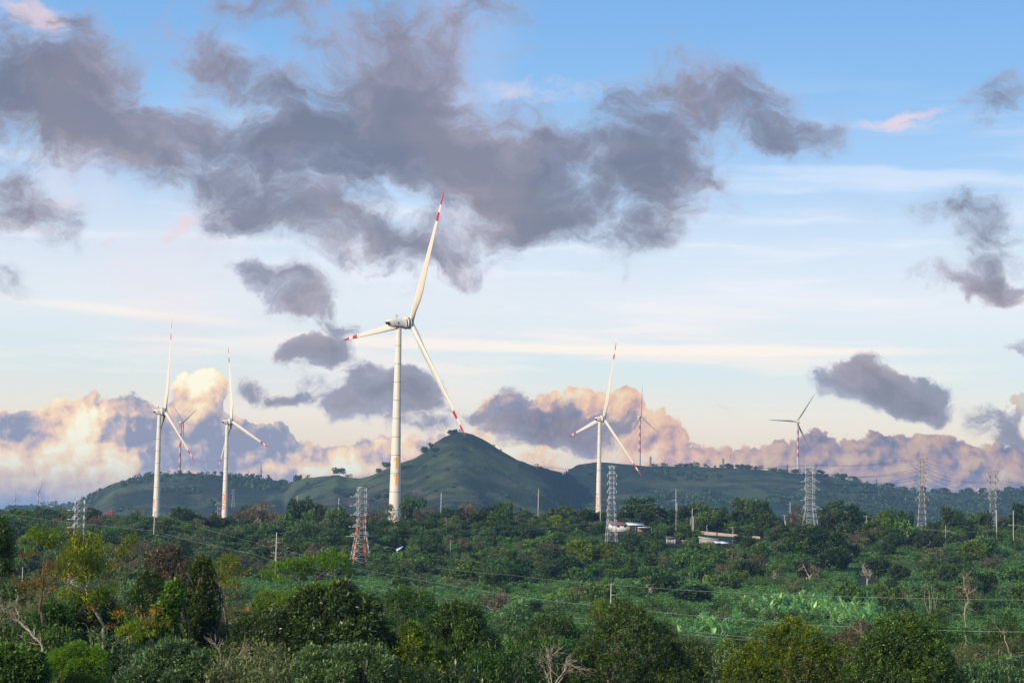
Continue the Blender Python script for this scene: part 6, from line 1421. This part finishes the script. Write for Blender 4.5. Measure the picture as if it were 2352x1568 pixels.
bare_near('tall drooping pale cane rising from the bottom right thicket', 185, [(2318,1560,2318,1500,.05,.04),(2318,1500,2310,1460,.04,.03),(2310,1460,2290,1440,.03,.02),(2290,1440,2270,1444,.018,.01),(2300,1560,2292,1490,.03,.015)], 88, .6, 'bark_pale', 'bamboo_clump')
# near fill: trees that close the gaps between the foreground crowns
def near_variant(seed, leaf, ll, lw, R=3.2, H=5.0, droop=0):
    r = np.random.default_rng(seed); lobes = random_lobes(r, R, H, 3.2, 12, 1, .45)
    return trunk_mesh('trunk', r, lobes, 8.2, .17, 'bark', 8, .4), crown_mesh('crown', r, lobes, 850, 12, .34, ll, lw, leaf, droop, .9, .3, False)
NV = [near_variant(401, 'near_mid', .30, .11), near_variant(402, 'near_dark', .28, .10), near_variant(403, 'leaf_olive', .26, .08), near_variant(404, 'leaf_magnolia', .32, .13), near_variant(405, 'near_pale', .30, .09), near_variant(406, 'near_dark', .30, .08, droop=.6)]
FILL = [(30,1400,150,3,'dark tree at the left edge under the pale bare limb'),(60,1440,140,1,'dark tree low at the left, right of the pale bare limb'),(150,1440,170,0,'mid-green tree low at the left behind the dark drooping tree'),(290,1400,190,2,'dull olive tree low under the thin yellow-tufted tree'),(300,1470,150,4,'grey-green tree at the bottom beneath the low orange-sprayed tree'),
 (440,1410,185,0,'green tree beneath the slim columnar tree'),(480,1440,165,1,'dark tree low right of the slim columnar tree'),(590,1450,170,5,'dark narrow-leaved tree low beside the very dark tree mass'),(560,1500,130,2,'olive tree at the bottom behind the pale twiggy shrub'),(470,1500,140,5,'dark tree at the bottom right of the pale-edged tree'),
 (20,1330,260,1,'dark tree at the left edge behind the sparse feathery trees'),(70,1375,240,2,'olive tree behind the left sparse feathery tree'),(160,1395,235,0,'green tree between the two tall sparse feathery trees'),(310,1350,280,4,'grey-green tree behind the thin yellow-tufted tree'),(430,1330,260,5,'dark narrow-leaved tree left of the slim columnar tree top'),(560,1370,270,2,'olive tree right of the orange-sprayed slim tree'),(610,1380,250,4,'pale grey-green tree under the left end of the flat-topped tree'),(660,1395,215,0,'mid-green tree directly beneath the flat-topped tree'),
 (870,1420,200,5,'dark tree between the glossy tree and the drooping tree'),(1010,1430,200,1,'dark tree hidden left of the drooping tree'),(1120,1460,180,4,'grey-green tree low right of the drooping tree'),(1130,1500,150,5,'dark tree at the bottom edge right of the drooping tree'),(890,1490,130,1,'dark tree at the bottom edge right of the grey-green leafy tree'),(975,1500,140,3,'dark glossy tree at the bottom edge left of the drooping tree'),
 (1215,1465,200,1,'dark tree at lower centre above the reddish bare stems'),(1300,1470,210,0,'mid-green tree left of the round dark evergreen base'),(1640,1500,200,5,'dark tree at the bottom right of the round dark evergreen'),(1720,1510,170,4,'grey-green tree at the bottom left of the yellow-green tree'),(1925,1500,200,2,'olive tree at the bottom between yellow-green and large dark tree'),(1700,1455,330,0,'green tree in the field gap left of the yellow-green tree'),
 (1230,1440,300,2,'olive tree at lower centre behind the dusky trees'),(1320,1440,300,0,'green tree behind the left side of the round dark evergreen'),(1500,1440,320,5,'dark narrow-leaved tree right behind the round dark evergreen'),(1590,1460,290,2,'brownish olive tree right of the round dark evergreen shoulder'),(2190,1440,300,0,'mid-green tree right behind the large dark bushy tree'),(2290,1430,290,5,'dark tree above the grey olive bush at lower right'),(2120,1410,340,5,'dark tree between the large dark bushy tree and the bamboo canes'),(2345,1440,260,1,'dark tree at the right edge above the olive thicket'),(2170,1500,190,2,'olive tree at the bottom right of the large dark bushy tree'),(2280,1520,160,4,'grey-green tree at the bottom right edge below the grey olive bush')]
rn_ = np.random.default_rng(17)
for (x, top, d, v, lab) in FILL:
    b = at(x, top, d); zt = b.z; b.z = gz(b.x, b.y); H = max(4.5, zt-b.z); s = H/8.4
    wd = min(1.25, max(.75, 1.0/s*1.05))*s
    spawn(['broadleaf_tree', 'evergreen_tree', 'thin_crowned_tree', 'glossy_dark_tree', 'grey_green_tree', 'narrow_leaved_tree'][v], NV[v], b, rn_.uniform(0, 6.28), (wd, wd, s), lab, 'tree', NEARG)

# banana plants
def banana_variant(seed):
    r = np.random.default_rng(seed); mb = MB(); n = 10; H = 1.5
    tr = MB(); tr.tube([(0, 0, -.4), (.05, 0, .8), (.1, .05, H)], [.17, .14, .09], 8)
    for i in range(n):
        a = i*2.4+r.uniform(-.4, .4); el = r.uniform(.55, 1.25) if i > 2 else 1.4; L_ = r.uniform(2.0, 2.9); w0 = r.uniform(.30, .44); m = 8
        d = np.array([math.cos(a)*math.cos(el), math.sin(a)*math.cos(el), math.sin(el)]); p = np.array([.1, .05, H]); pts = [p]
        for j in range(m):
            d = unit(d+np.array([0, 0, -.12-.07*j*(1.35-min(el, 1.25))])); pts.append(pts[-1]+d*L_/m)
        pts = np.array(pts); s = unit(np.cross(unit(np.gradient(pts, axis=0)), np.tile([0, 0, 1.], (m+1, 1)))+1e-6)
        w_ = np.array([.05, .25, .75, 1, 1, .95, .8, .5, .06])*w0; upv = np.cross(s, unit(np.gradient(pts, axis=0)))
        l_ = pts+s*w_[:, None]+upv*w_[:, None]*.35; rr = pts-s*w_[:, None]+upv*w_[:, None]*.35
        q = np.concatenate([np.stack([pts[:-1], l_[:-1], l_[1:], pts[1:]], 1), np.stack([rr[:-1], pts[:-1], pts[1:], rr[1:]], 1)]); mb.quads(q, np.full(len(q), r.random()))
    return tr.mesh('banana_stem', [M['bark_pale']]), mb.mesh('banana_leaves', [M['leaf_banana']])
BV = [banana_variant(i) for i in (1, 2, 3, 4)]
BAN = []
rb = np.random.default_rng(23)
def ban_zone(n, x0, x1, y0, y1, lab, s0=1.15, s1=1.75, grp='banana plants'):
    k = 0; t = 0
    while k < n and t < 4000:
        t += 1; x, y = rb.uniform(x0, x1), rb.uniform(y0, y1)
        if any(abs(x-a)+abs(y-c)*2 < 10 for a, c in BAN): continue
        BAN.append((x, y)); b = hit(x, y, 240); s = rb.uniform(s0, s1)
        spawn('banana_plant', BV[int(rb.integers(0, 4))], b, rb.uniform(0, 6.28), s, lab, 'banana plant', grp, crown='leaves', sink=.3); k += 1
ban_zone(12, 1690, 1765, 1398, 1424, 'banana plant in the left cluster with yellow stems beside the banana grove', grp='left banana cluster')
ban_zone(36, 1765, 1900, 1395, 1440, 'banana plant in the left half of the big pale-green banana grove', grp='left half of the banana grove')
ban_zone(48, 1890, 2010, 1392, 1450, 'banana plant in the bright right half of the big banana grove', grp='right half of the banana grove')
ban_zone(18, 2015, 2090, 1395, 1418, 'banana plant in the small cluster above the large dark bushy tree', grp='small banana cluster')
ban_zone(9, 1600, 1700, 1440, 1475, 'banana plant low left of the big grove, above the small bright tree', grp='lower left bananas')
ban_zone(5, 1545, 1600, 1462, 1486, 'banana plant right behind the shoulder of the round dark evergreen', grp='bananas behind the evergreen')
ban_zone(5, 1160, 1192, 1420, 1436, 'banana plant at lower centre beside the dusky grey-green tree', grp='bananas at lower centre')
ban_zone(4, 2095, 2145, 1366, 1376, 'small banana plant below the tiny rust-red hut', 1.0, 1.3, grp='bananas below the rust hut')
ban_zone(5, 2270, 2325, 1268, 1284, 'banana plant on the slope left of the thick right-edge pole', 1.3, 1.7, grp='bananas by the right-edge pole')
ban_zone(3, 990, 1010, 1222, 1230, 'banana plant on the ridge slope', 1.0, 1.3, grp='ridge bananas')
# lime creeper mounds on stakes (pepper vines)
def mound(seed):
    r = np.random.default_rng(seed); lobes = [((0, 0, 1.4), (.75, .75, 1.2)), ((.2, 0, 2.3), (.6, .6, .6)), ((-.3, .2, 1.0), (.7, .6, .8))]
    tr = MB(); tr.tube([(0, 0, -.3), (0, 0, 3.1)], [.09, .08], 6)
    return tr.mesh('stake', [M['bark']]), crown_mesh('vines', r, lobes, 130, 8, .22, .26, .2, 'leaf_lime')
MV = [mound(1), mound(2)]
for i, (x, y, s, lab) in enumerate([(1262,1397,1.5,'bright lime vine mound, leftmost of the group by the middle slope'),(1290,1376,1.3,'bright lime vine mound, small upper one left of the pair'),(1312,1392,1.9,'large bright lime vine mound below the small upper one'),(1342,1386,1.8,'large bright lime vine mound right of the other large one'),(1358,1385,1.5,'lime vine mound just right of the large pair'),
 (1368,1368,1.5,'lime vine mound above the right end of the group'),(1418,1370,1.1,'small lime vine mound beside the side-armed pole'),(1508,1372,1.7,'lime vine mound right of the pale upright stems'),(1455,1368,1.2,'lime vine mound left of the pale upright stems'),(1547,1368,1.0,'small lime vine mound alone on the slope'),(1624,1352,1.7,'bright lime vine mound right of centre of the slope'),(1605,1340,1.1,'small lime vine mound left of the bright right one'),
 (1502,1302,1.3,'lime vine mound high on the slope below the gatehouse'),(1690,1332,1.3,'pale vine mound on the right part of the slope'),(1500,1345,1.1,'vine mound in the middle of the slope above the pale stems')]):
    b = hit(x, y, 240); spawn('vine_mound', MV[i % 2], b, i, (s*1.1, s*1.1, s), lab, 'vine', 'lime vine mounds', crown='vines')

# ------------------------------------------------------------------ haze: even air over the whole valley
mb = MB(); mb.box((0, 0, 42), (49000, 49000, 328))
hz_ = newmat('haze_air'); vol = hz_[1].n.new('ShaderNodeVolumePrincipled'); vol.inputs['Color'].default_value = (0.42, 0.66, 1.0, 1); vol.inputs['Density'].default_value = 6.0e-5; vol.inputs['Anisotropy'].default_value = 0.2
hz_[1].l.new(vol.outputs[0], hz_[2].inputs['Volume'])
hzo = mb.obj('haze', hz_[0]); tag(hzo, 'thin blue haze lying over the valley and the hills', 'haze', kind='stuff')
